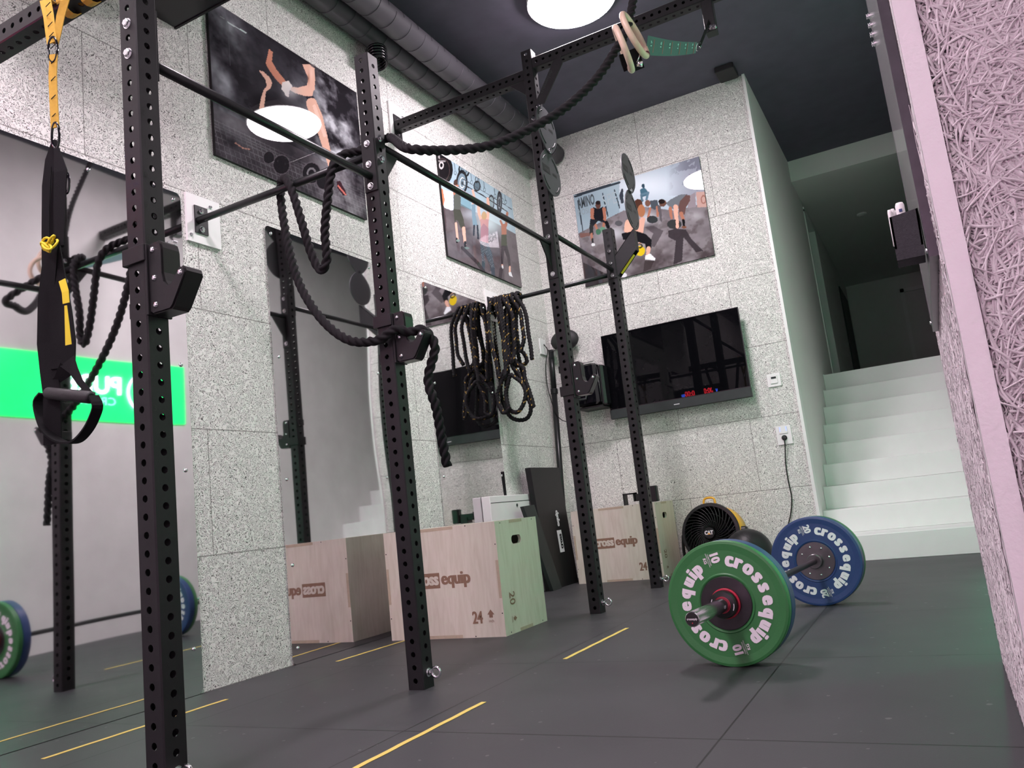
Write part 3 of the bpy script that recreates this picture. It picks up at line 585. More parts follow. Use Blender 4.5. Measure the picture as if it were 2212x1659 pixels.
def paint_kettlebell(p, s, q):
    p.fill((176, 192, 204)); a = vnoise(s * 6, q * 6, 11, 4); b = vnoise(s * 16, q * 14, 12, 4)
    p.blob(900, 520, 420, 160, (226, 236, 244), 1); p.mix((p.u < 730) * .55 * (q > .45), (134, 160, 170)); p.mix(np.clip((p.u - 1100) / 200, 0, 1) * (p.v < 600) * .8, (150, 152, 166)); p.mix(np.clip((p.u - 1120) / 150, 0, 1) * (b > .52) * (p.v < 560) * .6, (104, 106, 120))
    for x in (400, 596, 690): p.line([(x, 640 - (x - 400) * .3), (x + 42, 900 - (x - 400) * .7)], 5, (42, 52, 60), .9)
    p.line([(376, 606), (730, 495)], 8, (44, 52, 60), .9); p.line([(376, 590), (660, 505)], 4, (44, 52, 60), .8)
    fl = [(395, 905), (640, 780), (760, 720), (940, 690), (1180, 720), (1440, 650), (1560, 1100), (440, 1360)]; p.poly(fl, (132, 126, 130)); ins = p.inside(fl)
    p.mix(ins * np.clip(a * 2.2 - .9, 0, 1) * .7, (88, 80, 84)); p.mix(ins * np.clip((b - .52) * 7, 0, 1) * .4, (66, 56, 56)); p.blob(900, 1010, 170, 130, (226, 222, 224), .75, -20); p.blob(680, 900, 120, 70, (212, 214, 220), .8); p.blob(960, 780, 110, 70, (222, 226, 230), .8); p.blob(1330, 760, 90, 40, (190, 188, 192), .6)
    p.mix(ins * np.clip((p.v - 1020 + p.u * .15) / 260, 0, 1) * .55 * np.clip(a * 4 - 1.2, 0, 1), (52, 42, 44)); p.poly([(440, 1130), (640, 1230), (640, 1300), (465, 1340)], (44, 38, 40), .9); p.poly([(412, 900), (490, 895), (495, 920), (420, 935)], (120, 84, 76))
    p.poly([(1340, 570), (1425, 566), (1432, 690), (1350, 694)], (196, 160, 150)); p.ring(1400, 630, 18, 30, .2, (160, 110, 100)); p.poly([(1290, 600), (1335, 570), (1340, 690), (1270, 700)], (150, 140, 146))
    # standing man left
    p.poly([(520, 690), (545, 700), (575, 700), (600, 685), (612, 740), (608, 800), (520, 800), (512, 740)], (28, 28, 34)); p.blob(560, 674, 21, 32, (96, 66, 58), 1, 0, True); p.blob(560, 655, 20, 16, (40, 30, 30), 1, 0, True)
    p.line([(514, 712), (512, 770), (552, 866)], [15, 13, 9], SKD); p.line([(606, 706), (616, 770), (602, 850)], [14, 12, 9], SKD); p.poly([(498, 785), (610, 795), (632, 822), (560, 800), (520, 845), (492, 842)], (34, 34, 42))
    p.line([(506, 850), (508, 905)], 15, (22, 22, 26)); p.line([(628, 815), (640, 850)], 14, (22, 22, 26)); p.line([(508, 905), (515, 955)], 10, SKD); p.line([(516, 945), (518, 975)], 8, (24, 24, 28)); p.blob(522, 990, 16, 12, (225, 226, 228), 1, 0, True); p.blob(562, 888, 20, 24, (60, 110, 84), 1, 0, True); p.blob(598, 868, 22, 20, (104, 150, 124), 1, 0, True)
    # seated man and distant figures
    p.blob(920, 522, 13, 17, (52, 76, 92), 1, 0, True); p.poly([(895, 550), (930, 535), (958, 568), (955, 600), (900, 612)], (72, 110, 128)); p.line([(905, 590), (960, 575), (945, 630)], 9, (96, 128, 146)); p.line([(905, 600), (912, 640)], 9, (88, 118, 134)); p.line([(752, 552), (745, 600), (752, 650)], [8, 16, 12], (60, 66, 76)); p.blob(725, 820, 30, 22, (92, 92, 96), 1, 0, True)
    # second bending man
    p.poly([(975, 640), (1030, 632), (1046, 690), (1010, 712), (985, 700)], (76, 84, 92)); p.blob(955, 660, 22, 26, (120, 86, 72), 1, 0, True); p.line([(975, 700), (960, 770)], 9, SKD); p.line([(1030, 690), (1036, 760)], 9, SKD); p.line([(1046, 690), (1064, 800)], [13, 8], (96, 92, 96)); p.blob(992, 790, 44, 30, (54, 58, 60), 1, 0, True); p.blob(990, 850, 60, 30, (80, 74, 78), .8)
    # bending man right
    p.poly([(1100, 660), (1140, 628), (1215, 590), (1275, 588), (1240, 640), (1205, 700), (1165, 712), (1128, 690)], (112, 118, 124)); p.poly([(1215, 640), (1262, 592), (1294, 598), (1292, 640), (1258, 700), (1250, 752), (1210, 742), (1198, 690)], (104, 78, 74)); p.blob(1074, 658, 30, 29, (104, 74, 62), 1, 0, True); p.blob(1066, 646, 26, 20, (34, 26, 26), 1, 0, True)
    p.line([(1178, 690), (1184, 780), (1192, 850)], [20, 15, 10], SK); p.line([(1135, 700), (1145, 780)], [13, 9], SKD); p.line([(1222, 742), (1242, 800)], [15, 11], SKD); p.line([(1240, 795), (1244, 840)], 10, (24, 22, 24)); p.blob(1246, 852, 20, 10, (120, 80, 60), 1, 0, True); p.blob(1168, 828, 58, 38, (56, 58, 58), 1, 0, True); p.line([(1190, 790), (1192, 850)], 12, SK)
    p.poly([(1120, 880), (1180, 862), (1260, 870), (1300, 940), (1400, 1040), (1340, 1050), (1240, 930), (1230, 1120), (1160, 1150), (1180, 960), (1120, 930)], (50, 44, 48), .85); p.poly([(930, 850), (1000, 840), (1080, 880), (1060, 920), (1010, 1010), (960, 1000), (1000, 900)], (74, 68, 72), .7); p.poly([(930, 1120), (1010, 1115), (980, 1180), (920, 1210)], (58, 48, 50), .8)
    # kettlebell woman in front
    p.blob(880, 665, 34, 38, (84, 54, 44), 1, 0, True); p.blob(905, 720, 30, 50, (176, 118, 84), 1, 0, True); p.poly([(775, 820), (820, 790), (930, 790), (925, 860), (870, 900), (790, 920), (765, 880)], SK); p.blob(795, 850, 26, 60, (240, 190, 165), .9, 0, True)
    p.line([(915, 790), (905, 880), (895, 975)], [20, 16, 11], SK); p.poly([(745, 900), (860, 880), (940, 905), (986, 950), (984, 1020), (942, 1024), (934, 985), (862, 965), (760, 950)], (26, 26, 30)); p.line([(962, 1022), (955, 1075)], [18, 12], SK); p.poly([(935, 1075), (975, 1062), (1016, 1098), (1014, 1116), (935, 1108)], (238, 240, 244)); p.blob(896, 1040, 38, 40, (226, 196, 34), 1, 0, True); p.ring(888, 1000, 22, 16, .3, (60, 54, 24)); p.blob(765, 1232, 24, 20, (220, 222, 226), 1, 0, True)
picture('wall_picture', 'large dark photo print of chalked hands, reflecting the lamp, left wall', (.001, 2.859, 2.663), (0, 1.269, 0), (0, 0, .917), (1, 0, 0), 3.318, (400, 0), paint_chalk)
picture('wall_picture', 'photo print of people lifting barbells overhead, left wall near the corner', (.001, 5.126, 2.655), (0, 1.247, 0), (0, 0, .858), (1, 0, 0), 3.95, (880, 300), paint_barbells)
tp = picture('wall_picture', 'photo print of people training with kettlebells on the far wall', (.448, YB - .001, 2.658), (1.225, 0, 0), (0, 0, .919), (0, -1, 0), 3.687, (1140, 260), paint_kettlebell)
def wtext(mb, body, p0, p1, h, bold):
    a_, b_ = on('y', YB - .0215, *[1140 + p0[0] / 3.687, 260 + p0[1] / 3.687]), on('y', YB - .0215, *[1140 + p1[0] / 3.687, 260 + p1[1] / 3.687])
    w1 = text(MB(), body, (0, 0, 0), (1, 0, 0), (0, 0, 1), h, 1, bold); text(mb, body, a_, (1, 0, 0), (0, 0, 1), h, (b_[0] - a_[0]) / w1, bold, align='l')
mb = MB(); wtext(mb, 'AMINO', (402, 704), (535, 660), .105, .03); part(mb, 'lettering', mat('slate print', (.05, .07, .08), .5), tp)
mb = MB(); wtext(mb, 'PIOSI', (402, 762), (488, 735), .06, .0); part(mb, 'pale_lettering', mat('pale print', (.25, .32, .34), .5), tp)
mb = MB(); wtext(mb, 'SPE', (600, 690), (715, 650), .12, .0); part(mb, 'pale_lettering', mat('faint print', (.36, .44, .48), .5), tp)
# ---------------------------------------------------------------- perforated steel tube
def perforated(mb, O, U, V, wdt, length, first, pitch=.05, r=.0105, hmin=None, hmax=None):
    """one face of a square tube: O = corner, U across, V along; with real round holes"""
    O, U, V = [np.array(q, float) for q in (O, U, V)]; Nn = np.cross(U, V)
    cy = first; y0 = 0.; cells = []
    while cy - pitch / 2 < -.001: cy += pitch
    y0 = cy - pitch / 2
    if y0 > .0005: mb.add([O, O + U * wdt, O + U * wdt + V * y0, O + V * y0], [(0, 1, 2, 3)])
    angs = sorted([2 * PI * k / 12 for k in range(12)] + [math.atan2(s * pitch / 2, t * wdt / 2) % (2 * PI) for s in (-1, 1) for t in (-1, 1)])
    while cy + pitch / 2 <= length + .001:
        c = O + U * wdt / 2 + V * cy; ring = []; out = []; inn = []
        for a in angs:
            ca, sa = math.cos(a), math.sin(a); k = min((wdt / 2) / abs(ca) if abs(ca) > 1e-6 else 9, (pitch / 2) / abs(sa) if abs(sa) > 1e-6 else 9)
            out.append(c + U * ca * k + V * sa * k); ring.append(c + U * ca * r + V * sa * r); inn.append(c + U * ca * r + V * sa * r - Nn * .003)
        n = len(angs); fs = [(n + i, i, (i + 1) % n, n + (i + 1) % n) for i in range(n)] + [(2 * n + i, n + i, n + (i + 1) % n, 2 * n + (i + 1) % n) for i in range(n)]
        mb.add(out + ring + inn, fs); cy += pitch
    e = cy - pitch / 2
    if e < length - .0005: mb.add([O + V * e, O + U * wdt + V * e, O + U * wdt + V * length, O + V * length], [(0, 1, 2, 3)])
def sq_tube(mb, P, ax, length, s, firsts, sx, sy, cap=True):
    """P = centre of start; ax along; sx, sy cross unit vectors with sx x sy = ax; firsts = first hole offset on the +sx,-sx and +sy,-sy faces"""
    P, ax, sx, sy = [np.array(q, float) for q in (P, ax, sx, sy)]; h = s / 2; c = .004
    for nrm, U, fo in ((sx, sy, firsts[0]), (-sx, -sy, firsts[0]), (sy, -sx, firsts[1]), (-sy, sx, firsts[1])):
        O = P + nrm * h - U * (h - c); perforated(mb, O, U, ax, s - 2 * c, length, fo)
    for a, b in ((1, 1), (-1, 1), (-1, -1), (1, -1)):
        p = P + sx * a * h + sy * b * (h - c); q = P + sx * a * (h - c) + sy * b * h; vs = [p, q, q + ax * length, p + ax * length]
        mb.add(vs, [(0, 1, 2, 3) if a * b > 0 else (3, 2, 1, 0)])
    t = .004                                               # inner wall so the tube reads hollow and thick
    for k in (0, length):
        o = P + ax * k
        for (u, v) in ((sx, sy), (sy, -sx), (-sx, -sy), (-sy, sx)):
            mb.add([o + u * h - v * h, o + u * h + v * h, o + u * (h - t) + v * (h - t), o + u * (h - t) - v * (h - t)], [(0, 1, 2, 3)] if k else [(3, 2, 1, 0)])
X0, S = 1.130, .075; XF = X0 + S / 2; HS = S / 2
YP = [1.535, 2.715, 4.569, 5.717]
def upright(y, top, label, numbers, bolts, label_extra=None):
    t = thing('rack_upright', label, 'rack upright', (X0, y, 0), 'perforated black rack uprights')
    mb = MB(); sq_tube(mb, (X0, y, 0), (0, 0, 1), top, S, (.0094 + .05, .0337), (1, 0, 0), (0, 1, 0)); tb = part(mb, 'tube', M['steel'], t)
    if numbers:
        for k in range(1, 13): mb = MB(); text(mb, str(k), (XF, y - .023, .0094 + .05 * (16.5 + 2 * (k - 1)) - .009), (0, 1, 0), (0, 0, 1), .019, 1., .015); part(mb, 'number', M['letter_black'], tb, 'black printed number')
    for p, d in bolts: mb = MB(); mb.bolt(p, d); part(mb, 'bolt', M['chrome'], t)
    if y > 0:
        z = .0594 if y > 2 else .0594; mb = MB(); mb.lathe((XF, y, z), (1, 0, 0), [(.017, 0), (.017, .003), (.012, .003), (.012, .012), (.007, .013), (.007, .02)], 20)
        mb.tube([(XF + .037 + .019 * math.cos(a), y, z + .019 * math.sin(a)) for a in [2 * PI * k / 28 for k in range(28)]], .0055, 10, closed=True)
        part(mb, 'eye_bolt', M['chrome'], t, 'zinc plated eye bolt')
    return t
fy = lambda y: y - HS
L0 = .0337; R0_ = .0094
upright(YP[0], 2.712, 'nearest upright of the rack, at the left, black perforated post with printed numbers', True, [((X0, fy(YP[0]), z), (0, -1, 0)) for z in (2.23, 2.13)])
upright(YP[1], 2.712, 'second upright, its open top in front of the ducts, rope hanging over its hook', True, [(np.array([XF, YP[1], on('x', XF, u, v)[2]]), (1, 0, 0)) for u, v in ((821, 300), (826, 345))])
upright(YP[2], 3.66, 'tallest upright, reaching the ceiling beam, with a pair of round targets', False, [((X0, fy(YP[2]), z), (0, -1, 0)) for z in (3.17,)] + [((X0 - HS, YP[2], z), (-1, 0, 0)) for z in (3.42, 3.27)])
upright(YP[3], 2.723, 'farthest upright of the rack, in front of the television', False, [((X0 - HS, YP[3], 1.97), (-1, 0, 0))])

def gusset(mb, y, s, z):       # flat triangular fillet under the bar on side s of the post
    y0 = y + s * (HS + .007)
    mb.prism([(X0 - .004, y0, z - .012), (X0 - .004, y0 + s * .135, z - .012), (X0 - .004, y0 + s * .12, z - .03), (X0 - .004, y0, z - .19)], (.008, 0, 0))
def pullup(ya, yb_, z, label, gs=(0, 1)):
    t = thing('pull_up_bar', label, 'pull-up bar', (X0, (ya + yb_) / 2, z), 'round pull-up bars between the uprights')
    mb = MB(); mb.cyl((X0, ya + HS + .006, z), (X0, yb_ - HS - .006, z), .0165, 24); part(mb, 'bar', M['steel2'], t)
    for k, (y, s) in enumerate(((ya, 1), (yb_, -1))):
        a, b = sorted((y + s * HS, y + s * (HS + .007))); mb = MB(); mb.box((X0 - .034, a + .0005, z - .235 if k in gs else z - .07), (X0 + .034, b, z + .17), ch=.002)
        part(mb, 'mounting_plate', M['steel'], t)
        if k in gs: mb = MB(); gusset(mb, y, s, z); part(mb, 'gusset', M['steel'], t)
        for dz in ((.140, .045, -.205) if k in gs else (.15, .054, -.046)): mb = MB(); mb.bolt((X0, y + s * (HS + .007), z + dz), (0, s, 0), .0115); part(mb, 'bolt', M['chrome'], t)
pullup(YP[0], YP[1], 2.134, 'long round bar between the two nearest uprights, in front of the chalk picture', ())
pullup(YP[1], YP[2], 2.308, 'long green-lit bar between the second and the tallest upright', (0, 1))
pullup(YP[2], YP[3], 2.393, 'short bar between the tallest and the farthest upright', ())
def wallbar(y, z, label, x0=.021):
    t = thing('wall_stabiliser_bar', label, 'rack bar', (x0, y, z), 'round bars tying the rack to the left wall')
    mb = MB(); mb.cyl((x0, y, z), (X0 - HS - .008, y, z), .0175, 24); part(mb, 'bar', M['steel2'], t)
    mb = MB(); mb.box((X0 - HS - .008, y - .034, z - .09), (X0 - HS - .0005, y + .034, z + .09)); part(mb, 'mounting_plate', M['steel'], t)
    for dz in (-.06, .06): mb = MB(); mb.bolt((X0 - HS - .008, y, z + dz), (-1, 0, 0), .0115); part(mb, 'bolt', M['chrome'], t)
wallbar(2.722, 2.256, 'round bar from the left wall to the second upright, thick rope draped over it')
wallbar(5.717, 2.368, 'round bar from the left wall to the farthest upright, carrying the battle ropes')
# perforated beams along x
t = thing('ceiling_beam', 'perforated beam from the left wall plate to the tallest upright', 'beam', (.02, 4.595, 3.51))
mb = MB(); sq_tube(mb, (.022, 4.595, 3.512), (1, 0, 0), X0 - HS - .024, S, (.03, .055), (0, 1, 0), (0, 0, 1)); part(mb, 'tube', M['steel'], t)
mb = MB(); mb.prism([(X0 - HS - .001, 4.56, 3.47), (X0 - HS - .12, 4.56, 3.47), (X0 - HS - .001, 4.56, 3.36)], (0, .007, 0)); part(mb, 'gusset', M['steel'], t)
t = thing('ceiling_beam', 'perforated beam running right from the tallest upright under the lamp', 'beam', (XF, 4.569, 3.55))
mb = MB(); sq_tube(mb, (XF + .001, 4.569, 3.556), (1, 0, 0), XR - XF - .01, S, (.03, .055), (0, 1, 0), (0, 0, 1)); part(mb, 'tube', M['steel'], t)
mb = MB(); a = np.array([XF + .012, 4.529, 3.235]); b = np.array([1.365, 4.529, 3.505]); dd = (b - a) / np.linalg.norm(b - a); pp = np.array([dd[2], 0, -dd[0]])
mb.prism([a - pp * .03, a + dd * .03 + pp * .03, b - dd * .02 + pp * .035, b + dd * .02, b - dd * .02 - pp * .035, a + dd * .02 - pp * .035], (0, -.008, 0)); part(mb, 'brace_plate', M['steel'], t)
mb = MB(); text(mb, 'crossequip', (a + b) / 2 - pp * .012 + np.array([0, -.009, 0]), dd, np.cross(np.array([0, -1, 0]), dd), .028, .95, .01); part(mb, 'lettering', M['plank'], t)
mb = MB(); mb.bolt(a + np.array([0, -.009, 0]), (0, -1, 0), .012); part(mb, 'bolt', M['chrome'], t)
t = thing('ceiling_beam', 'dark perforated beam crossing the top left corner above the suspension straps', 'beam', (.02, 1.535, 2.5))
mb = MB(); sq_tube(mb, (.002, 1.572, 2.512), (1, 0, 0), X0 - HS - .004, S, (.03, .055), (0, 1, 0), (0, 0, 1)); part(mb, 'tube', M['steel'], t)
# hanging bracket below the right beam
t = thing('hanging_bracket', 'short black post hanging from the beam, holding the long ring strap', 'bracket', (2.32, 4.569, 3.5))
mb = MB(); mb.box((2.297, 4.53, 3.31), (2.362, 4.60, 3.517), ch=.003); part(mb, 'bracket_body', M['steel'], t)
for p in ((2.33, 4.53, 3.335), (2.352, 4.53, 3.33)): mb = MB(); mb.bolt(p, (0, -1, 0), .012); part(mb, 'bolt', M['chrome'], t)

# ---------------------------------------------------------------- J hooks
def jhook(y, label, strap_top=True):
    t = thing('j_hook', label, 'barbell hook', (XF, y, 1.4), 'black J-shaped barbell hooks on the uprights'); x = XF + .001
    prof = [(.010, 1.508), (.045, 1.510), (.056, 1.502), (.060, 1.485), (.060, 1.412), (.066, 1.386), (.080, 1.372), (.096, 1.372), (.110, 1.384), (.128, 1.408), (.138, 1.412), (.148, 1.406), (.152, 1.394), (.098, 1.312), (.088, 1.304), (.02, 1.304), (.010, 1.310)]
    if not strap_top: prof = [(a, b + .008) for a, b in prof]
    P = lambda yy, g=0: [(x + a + (g if a > .03 else 0), yy, b + (g if b > 1.38 else -g)) for a, b in prof]
    mb = MB(); mb.prism(P(y - .033), (0, .005, 0)); part(mb, 'side_plate', M['steel'], t)
    mb = MB(); mb.prism(P(y + .028), (0, .005, 0)); part(mb, 'side_plate', M['steel'], t)
    mb = MB(); mb.prism(P(y - .0275, .004), (0, .055, 0)); part(mb, 'plastic_liner', M['plastic'], t)
    mb = MB(); mb.box((x - .0005, y - HS - .004, 1.30), (x + .009, y + HS + .004, 1.512), ch=.002); part(mb, 'back_plate', M['steel'], t)
    lo = (1.462, 1.512) if strap_top else (1.318, 1.378); mb = MB()
    mb.box((X0 - HS - .012, y - HS - .010, lo[0]), (x + .006, y - HS - .001, lo[1]), ch=.002); mb.box((X0 - HS - .012, y - HS - .008, lo[0]), (X0 - HS - .001, y + HS, lo[1]), ch=.002); part(mb, 'strap_plate', M['steel'], t)
    l2 = (1.308, 1.354) if strap_top else (1.468, 1.512); mb = MB(); mb.box((X0 - HS - .011, y - .03, l2[0]), (X0 - HS - .001, y + .03, l2[1]), ch=.002); mb.cyl((X0 - HS - .002, y, sum(l2) / 2), (x, y, sum(l2) / 2), .008, 12); part(mb, 'locking_pin', M['steel'], t)
    for a, b in ((.026, 1.49), (.030, 1.405), (.032, 1.325), (.136, 1.396)):
        mb = MB(); mb.screw((x + a, y - .033, b + (0 if strap_top else .008)), (0, -1, 0), .009); part(mb, 'screw', M['chrome'], t)
jhook(YP[0], 'black barbell hook on the nearest upright, empty')
jhook(YP[1], 'black barbell hook on the second upright with the rope laid through it')
jhook(YP[2], 'black barbell hook on the tallest upright, in front of the loudspeaker', False)

# ---------------------------------------------------------------- wall ball targets
def target(x, discs, y, label, arm):
    t = thing('ball_target', label, 'target', (x, y, discs[0][1]), 'round black ball targets on the rack')
    for k, (yc, z, r, pz) in enumerate(discs):
        xx = x + k * .009; sgn = 1 if pz > z else -1; pts = []
        for j in range(56):
            a = 2 * PI * j / 56; s = math.sin(a) * sgn; rr = r * (1 + .14 * max(0, s) ** 10); w = 1 - .10 * max(0, s) ** 2
            pts.append((xx, yc + rr * math.cos(a) * w, z + rr * math.sin(a)))
        mb = MB(); mb.prism(pts, (.007, 0, 0)); d = part(mb, 'disc', M['plank2'], t)
        for s0, s1 in ((20, 70), (200, 250), (110, 150), (290, 330)):
            mb = MB(); mb.tube([(xx + .0075, yc + r * .83 * math.cos(math.radians(a)), z + r * .83 * math.sin(math.radians(a))) for a in np.linspace(s0, s1, 9)], .0028, 6); part(mb, 'raised_rib', M['steel'], d)
        mb = MB(); h = .032
        mb.prism([(xx + .0071, yc - r * .80, z - .012), (xx + .0071, yc - .012, z - .012), (xx + .0071, yc - .012, z + h + .006), (xx + .0071, yc - r * .80, z + h + .006)], (.0008, 0, 0), 0)
        text(mb, 'cross', (xx + .0080, yc - r * .42, z), (0, 1, 0), (0, 0, 1), h * .8, .75, .02, mi=1); text(mb, 'equip', (xx + .0076, yc + r * .40, z), (0, 1, 0), (0, 0, 1), h * .8, .85, .02, mi=0)
        part(mb, 'lettering', [M['letter_black'], M['plank2']], d)
    mb = MB(); pz = discs[0][3]; mb.lathe((x - .012, y, pz), (1, 0, 0), [(.011, 0), (.011, .03), (.015, .032), (.012, .038), (.0001, .04)], 16); part(mb, 'pivot_bolt', M['chrome'], t)
    arm(t)
M['plank2'] = mat('grey coated disc', (.045, .045, .05), .45, var=.1, bump=.2, bscale=300)
def arm3(t):
    mb = MB(); mb.box((XF + .001, YP[2] - .03, 2.93), (XF + .010, YP[2] + .03, 3.30), ch=.002); part(mb, 'bracket', M['steel'], t)
target(XF + .012, [(4.567, 2.778, .150, 2.935), (4.573, 3.092, .150, 2.935)], 4.567, 'pair of joined round black targets on the tallest upright', arm3)
def arm4(t):
    mb = MB(); y0, y1 = YP[3] - .034, YP[3] + .034; a = (XF + .001, y0, 2.335); b = (XF + .001, y0, 2.50); c = (1.335, y0, 2.665); d = (1.335, y0, 2.50)
    mb.prism([a, d, c, b], (0, .005, 0)); mb.prism([(q[0], y1, q[2]) for q in (a, d, c, b)], (0, -.005, 0)); mb.prism([d, (d[0], y1, d[2]), (c[0], y1, c[2]), c], (.006, 0, 0)); mb.prism([b, c, (c[0], y1, c[2]), (b[0], y1, b[2])], (0, 0, -.006)); part(mb, 'bracket', M['steel'], t)
    mb = MB(); mb.prism([(1.19, y0 + .012, 2.356), (1.31, y0 + .012, 2.475), (1.31, y0 + .045, 2.475), (1.19, y0 + .045, 2.356)], (.003, 0, -.003)); part(mb, 'sticker', M['bright_yellow'], t, 'yellow sticker under the bracket')
target(1.335, [(5.72, 2.822, .150, 2.985), (5.735, 3.140, .150, 2.985)], 5.72, 'pair of joined round black targets on the farthest upright, before the picture', arm4)

# ---------------------------------------------------------------- ropes
def rope_thing(name, label, pts, r, **k):
    o = rope_mesh(name, pts, r, **k); tag(o, label, 'rope'); return o
A = lambda D, *q: [far(u, v, D) for u, v in q]
pts = [np.array([2.30, 4.02, ZC])] + [far(1385, -120, 4.55), far(1368, 0, 4.25), far(1352, 70, 4.08), far(1332, 105, 3.98), far(1290, 168, 3.85), far(1225, 230, 3.72), far(1150, 276, 3.62), far(1060, 314, 3.53), far(960, 325, 3.47), far(880, 320, 3.45)]
zb = 2.256 + .0175 + .022
pts += [np.array([1.16, 2.80, 2.352]), np.array([1.05, 2.79, 2.338]), np.array([.985, 2.765, 2.325]), np.array([.955, 2.715, zb + .005]), np.array([.93, 2.672, 2.235])]
pts += [on('y', 2.66, u, v) for u, v in ((708, 430), (702, 500), (706, 560), (692, 583), (672, 545), (652, 480), (634, 420))]
pts += [on('y', 2.675, 622, 392), np.array([.615, 2.722, zb + .005]), on('y', 2.765, 606, 400)]
pts += [on('y', 2.75, 612, 470), on('y', 2.72, 630, 560), on('y', 2.69, 655, 630), on('y', 2.66, 700, 695), on('y', 2.645, 755, 735), on('y', 2.645, 815, 735)]
pts += [np.array([1.20, 2.655, 1.432]), np.array([1.245, 2.69, 1.418]), np.array([1.285, 2.72, 1.425]), np.array([1.306, 2.745, 1.400]), np.array([1.322, 2.752, 1.34]), on('y', 2.75, 925, 820), on('y', 2.75, 942, 880), on('y', 2.75, 955, 950), on('y', 2.75, 966, 1008)]
rope_thing('climbing_rope', 'thick black climbing rope swagged from the ceiling over the rack, its end hanging free', pts, .0205, tip=.30, pitch=.115)

bo = lambda x, y: (900 + x / 3.95, 600 + y / 3.95)
zt = 2.368 + .0175 + .02
def strand(x, off, pts, y):      # from the bar at x: front polyline in crop pixels on plane y
    return [np.array(q, float) for q in pts]
def BP(y, *q): return [on('y', y, *bo(*p)) for p in q]
def topx(u, v): return on('y', 5.717, *bo(u, v))[0]
def over(u, v, d=1):
    x = topx(u, v); s = [np.array([x, 5.717 - .046 * d, zt - .03]), np.array([x, 5.717, zt + .004]), np.array([x, 5.717 + .046 * d, zt - .03])]; return s
pts = []
pts += BP(5.66, (985, 700), (975, 600), (955, 480), (935, 330), (905, 240)) + over(870, 195)
pts += BP(5.78, (850, 330), (860, 520), (880, 600), (925, 660), (940, 715), (905, 745), (850, 750))
pts += BP(5.68, (810, 730), (800, 690), (835, 700), (870, 740), (910, 770), (925, 860), (960, 960), (990, 1060), (995, 1100), (960, 1050), (930, 950), (900, 870), (860, 800), (820, 760))
pts += BP(5.67, (790, 640), (780, 480), (775, 330), (785, 230)) + over(790, 185) + BP(5.77, (830, 350), (850, 560), (880, 720), (935, 950), (975, 1100), (950, 1190), (880, 1215), (800, 1185), (750, 1090), (720, 1000), (715, 900), (700, 780))
pts += BP(5.77, (670, 600), (640, 430), (640, 300)) + over(650, 195, -1) + BP(5.655, (615, 290), (615, 430), (640, 580), (680, 720), (705, 850), (745, 800), (770, 740), (760, 620), (730, 480), (700, 330)) + over(690, 205) + BP(5.78, (730, 400), (755, 600), (780, 800), (765, 900), (770, 1040), (800, 1130))
pts += BP(5.66, (860, 1145), (910, 1080), (930, 980), (900, 900), (840, 850), (800, 830), (780, 900), (760, 1000), (780, 1120), (740, 1150), (700, 1080), (690, 1000), (720, 900), (760, 800), (775, 700), (750, 500), (735, 330)) + over(735, 200) + BP(5.775, (790, 350), (800, 540), (820, 680), (845, 800), (870, 860))
rope_thing('battle_rope', 'long black battle rope with yellow flecks looped over the far bar', pts, .0182, tip=.0, pitch=.080, fleck=True, step=.009, seg=18)
rope_thing('battle_rope', 'second flecked battle rope, tight bundle of strands behind the long loops', BP(5.80, (700, 900), (690, 700), (665, 500), (665, 330)) + over(720, 195, -1) + BP(5.645, (715, 330), (735, 480), (745, 620), (760, 760), (750, 850)) + BP(5.80, (760, 800), (765, 600), (755, 400), (760, 280)) + over(765, 190, -1) + BP(5.65, (810, 300), (825, 450), (835, 620), (815, 720)) + BP(5.80, (830, 640), (830, 420), (835, 260)) + over(830, 190, -1) + BP(5.66, (880, 280), (900, 400), (915, 520), (895, 600), (880, 640)), .0182, pitch=.080, fleck=True, step=.009, seg=18)

# ---------------------------------------------------------------- suspension trainer hanging at the left
Y0 = 1.49
t = thing('suspension_trainer', 'yellow and black suspension strap with handle and foot loop, hanging at the left', 'suspension trainer', on('y', Y0, 120, 0))
q2 = lambda y, *p: [on('y', y, a / 2, b / 2) for a, b in p]
hd = (1, .35, -.1)
mb = MB(); mb.ribbon([(.702, Y0 + .05, 2.50)] + q2(Y0, (196, 0), (210, 70), (220, 150), (226, 185)), hd, .036, .003); mb.ribbon([(.79, Y0 + .05, 2.50)] + q2(Y0 + .01, (282, 0), (262, 70), (250, 140), (240, 190)), hd, [.032, .032, .03, .026, .022], .003)
for w in ((196, 0), (282, 0)): x = on('y', Y0, w[0] / 2, 0)[0]; mb.ribbon([(x + .01, Y0 + .04 * math.cos(a) + .08, 2.512 + .055 * math.sin(a)) for a in np.linspace(PI, -PI, 17)], (1, 0, 0), .034, .003)
mb.ribbon(q2(Y0, (232, 235), (228, 330), (232, 430), (238, 552)), hd, .028, .004); part(mb, 'yellow_webbing', M['yellow'], t, 'yellow webbing')
mb = MB()
for v in (20, 60, 105, 150, 200, 265, 340, 420, 500): u = 205 + (v / 180) * 20 if v < 190 else 230; c = on('y', Y0 - .004, u / 2, v / 2); mb.ribbon([c + np.array([-.012, 0, -.003]), c + np.array([.012, 0, .004])], (0, 0, 1), .003, .001)
part(mb, 'stitching', M['webbing'], t)
def oval(c, ru, rv, r, mb, tilt=0):       # steel link facing the camera
    c = np.array(c); mb.tube([c + np.array([ru * math.cos(a) * math.cos(tilt) , .3 * ru * math.cos(a), rv * math.sin(a)]) for a in [2 * PI * k / 28 for k in range(28)]], r, 8, closed=True)
mb = MB(); oval(on('y', Y0, 114, 107), .016, .045, .004, mb); part(mb, 'buckle', M['glossy'], t)
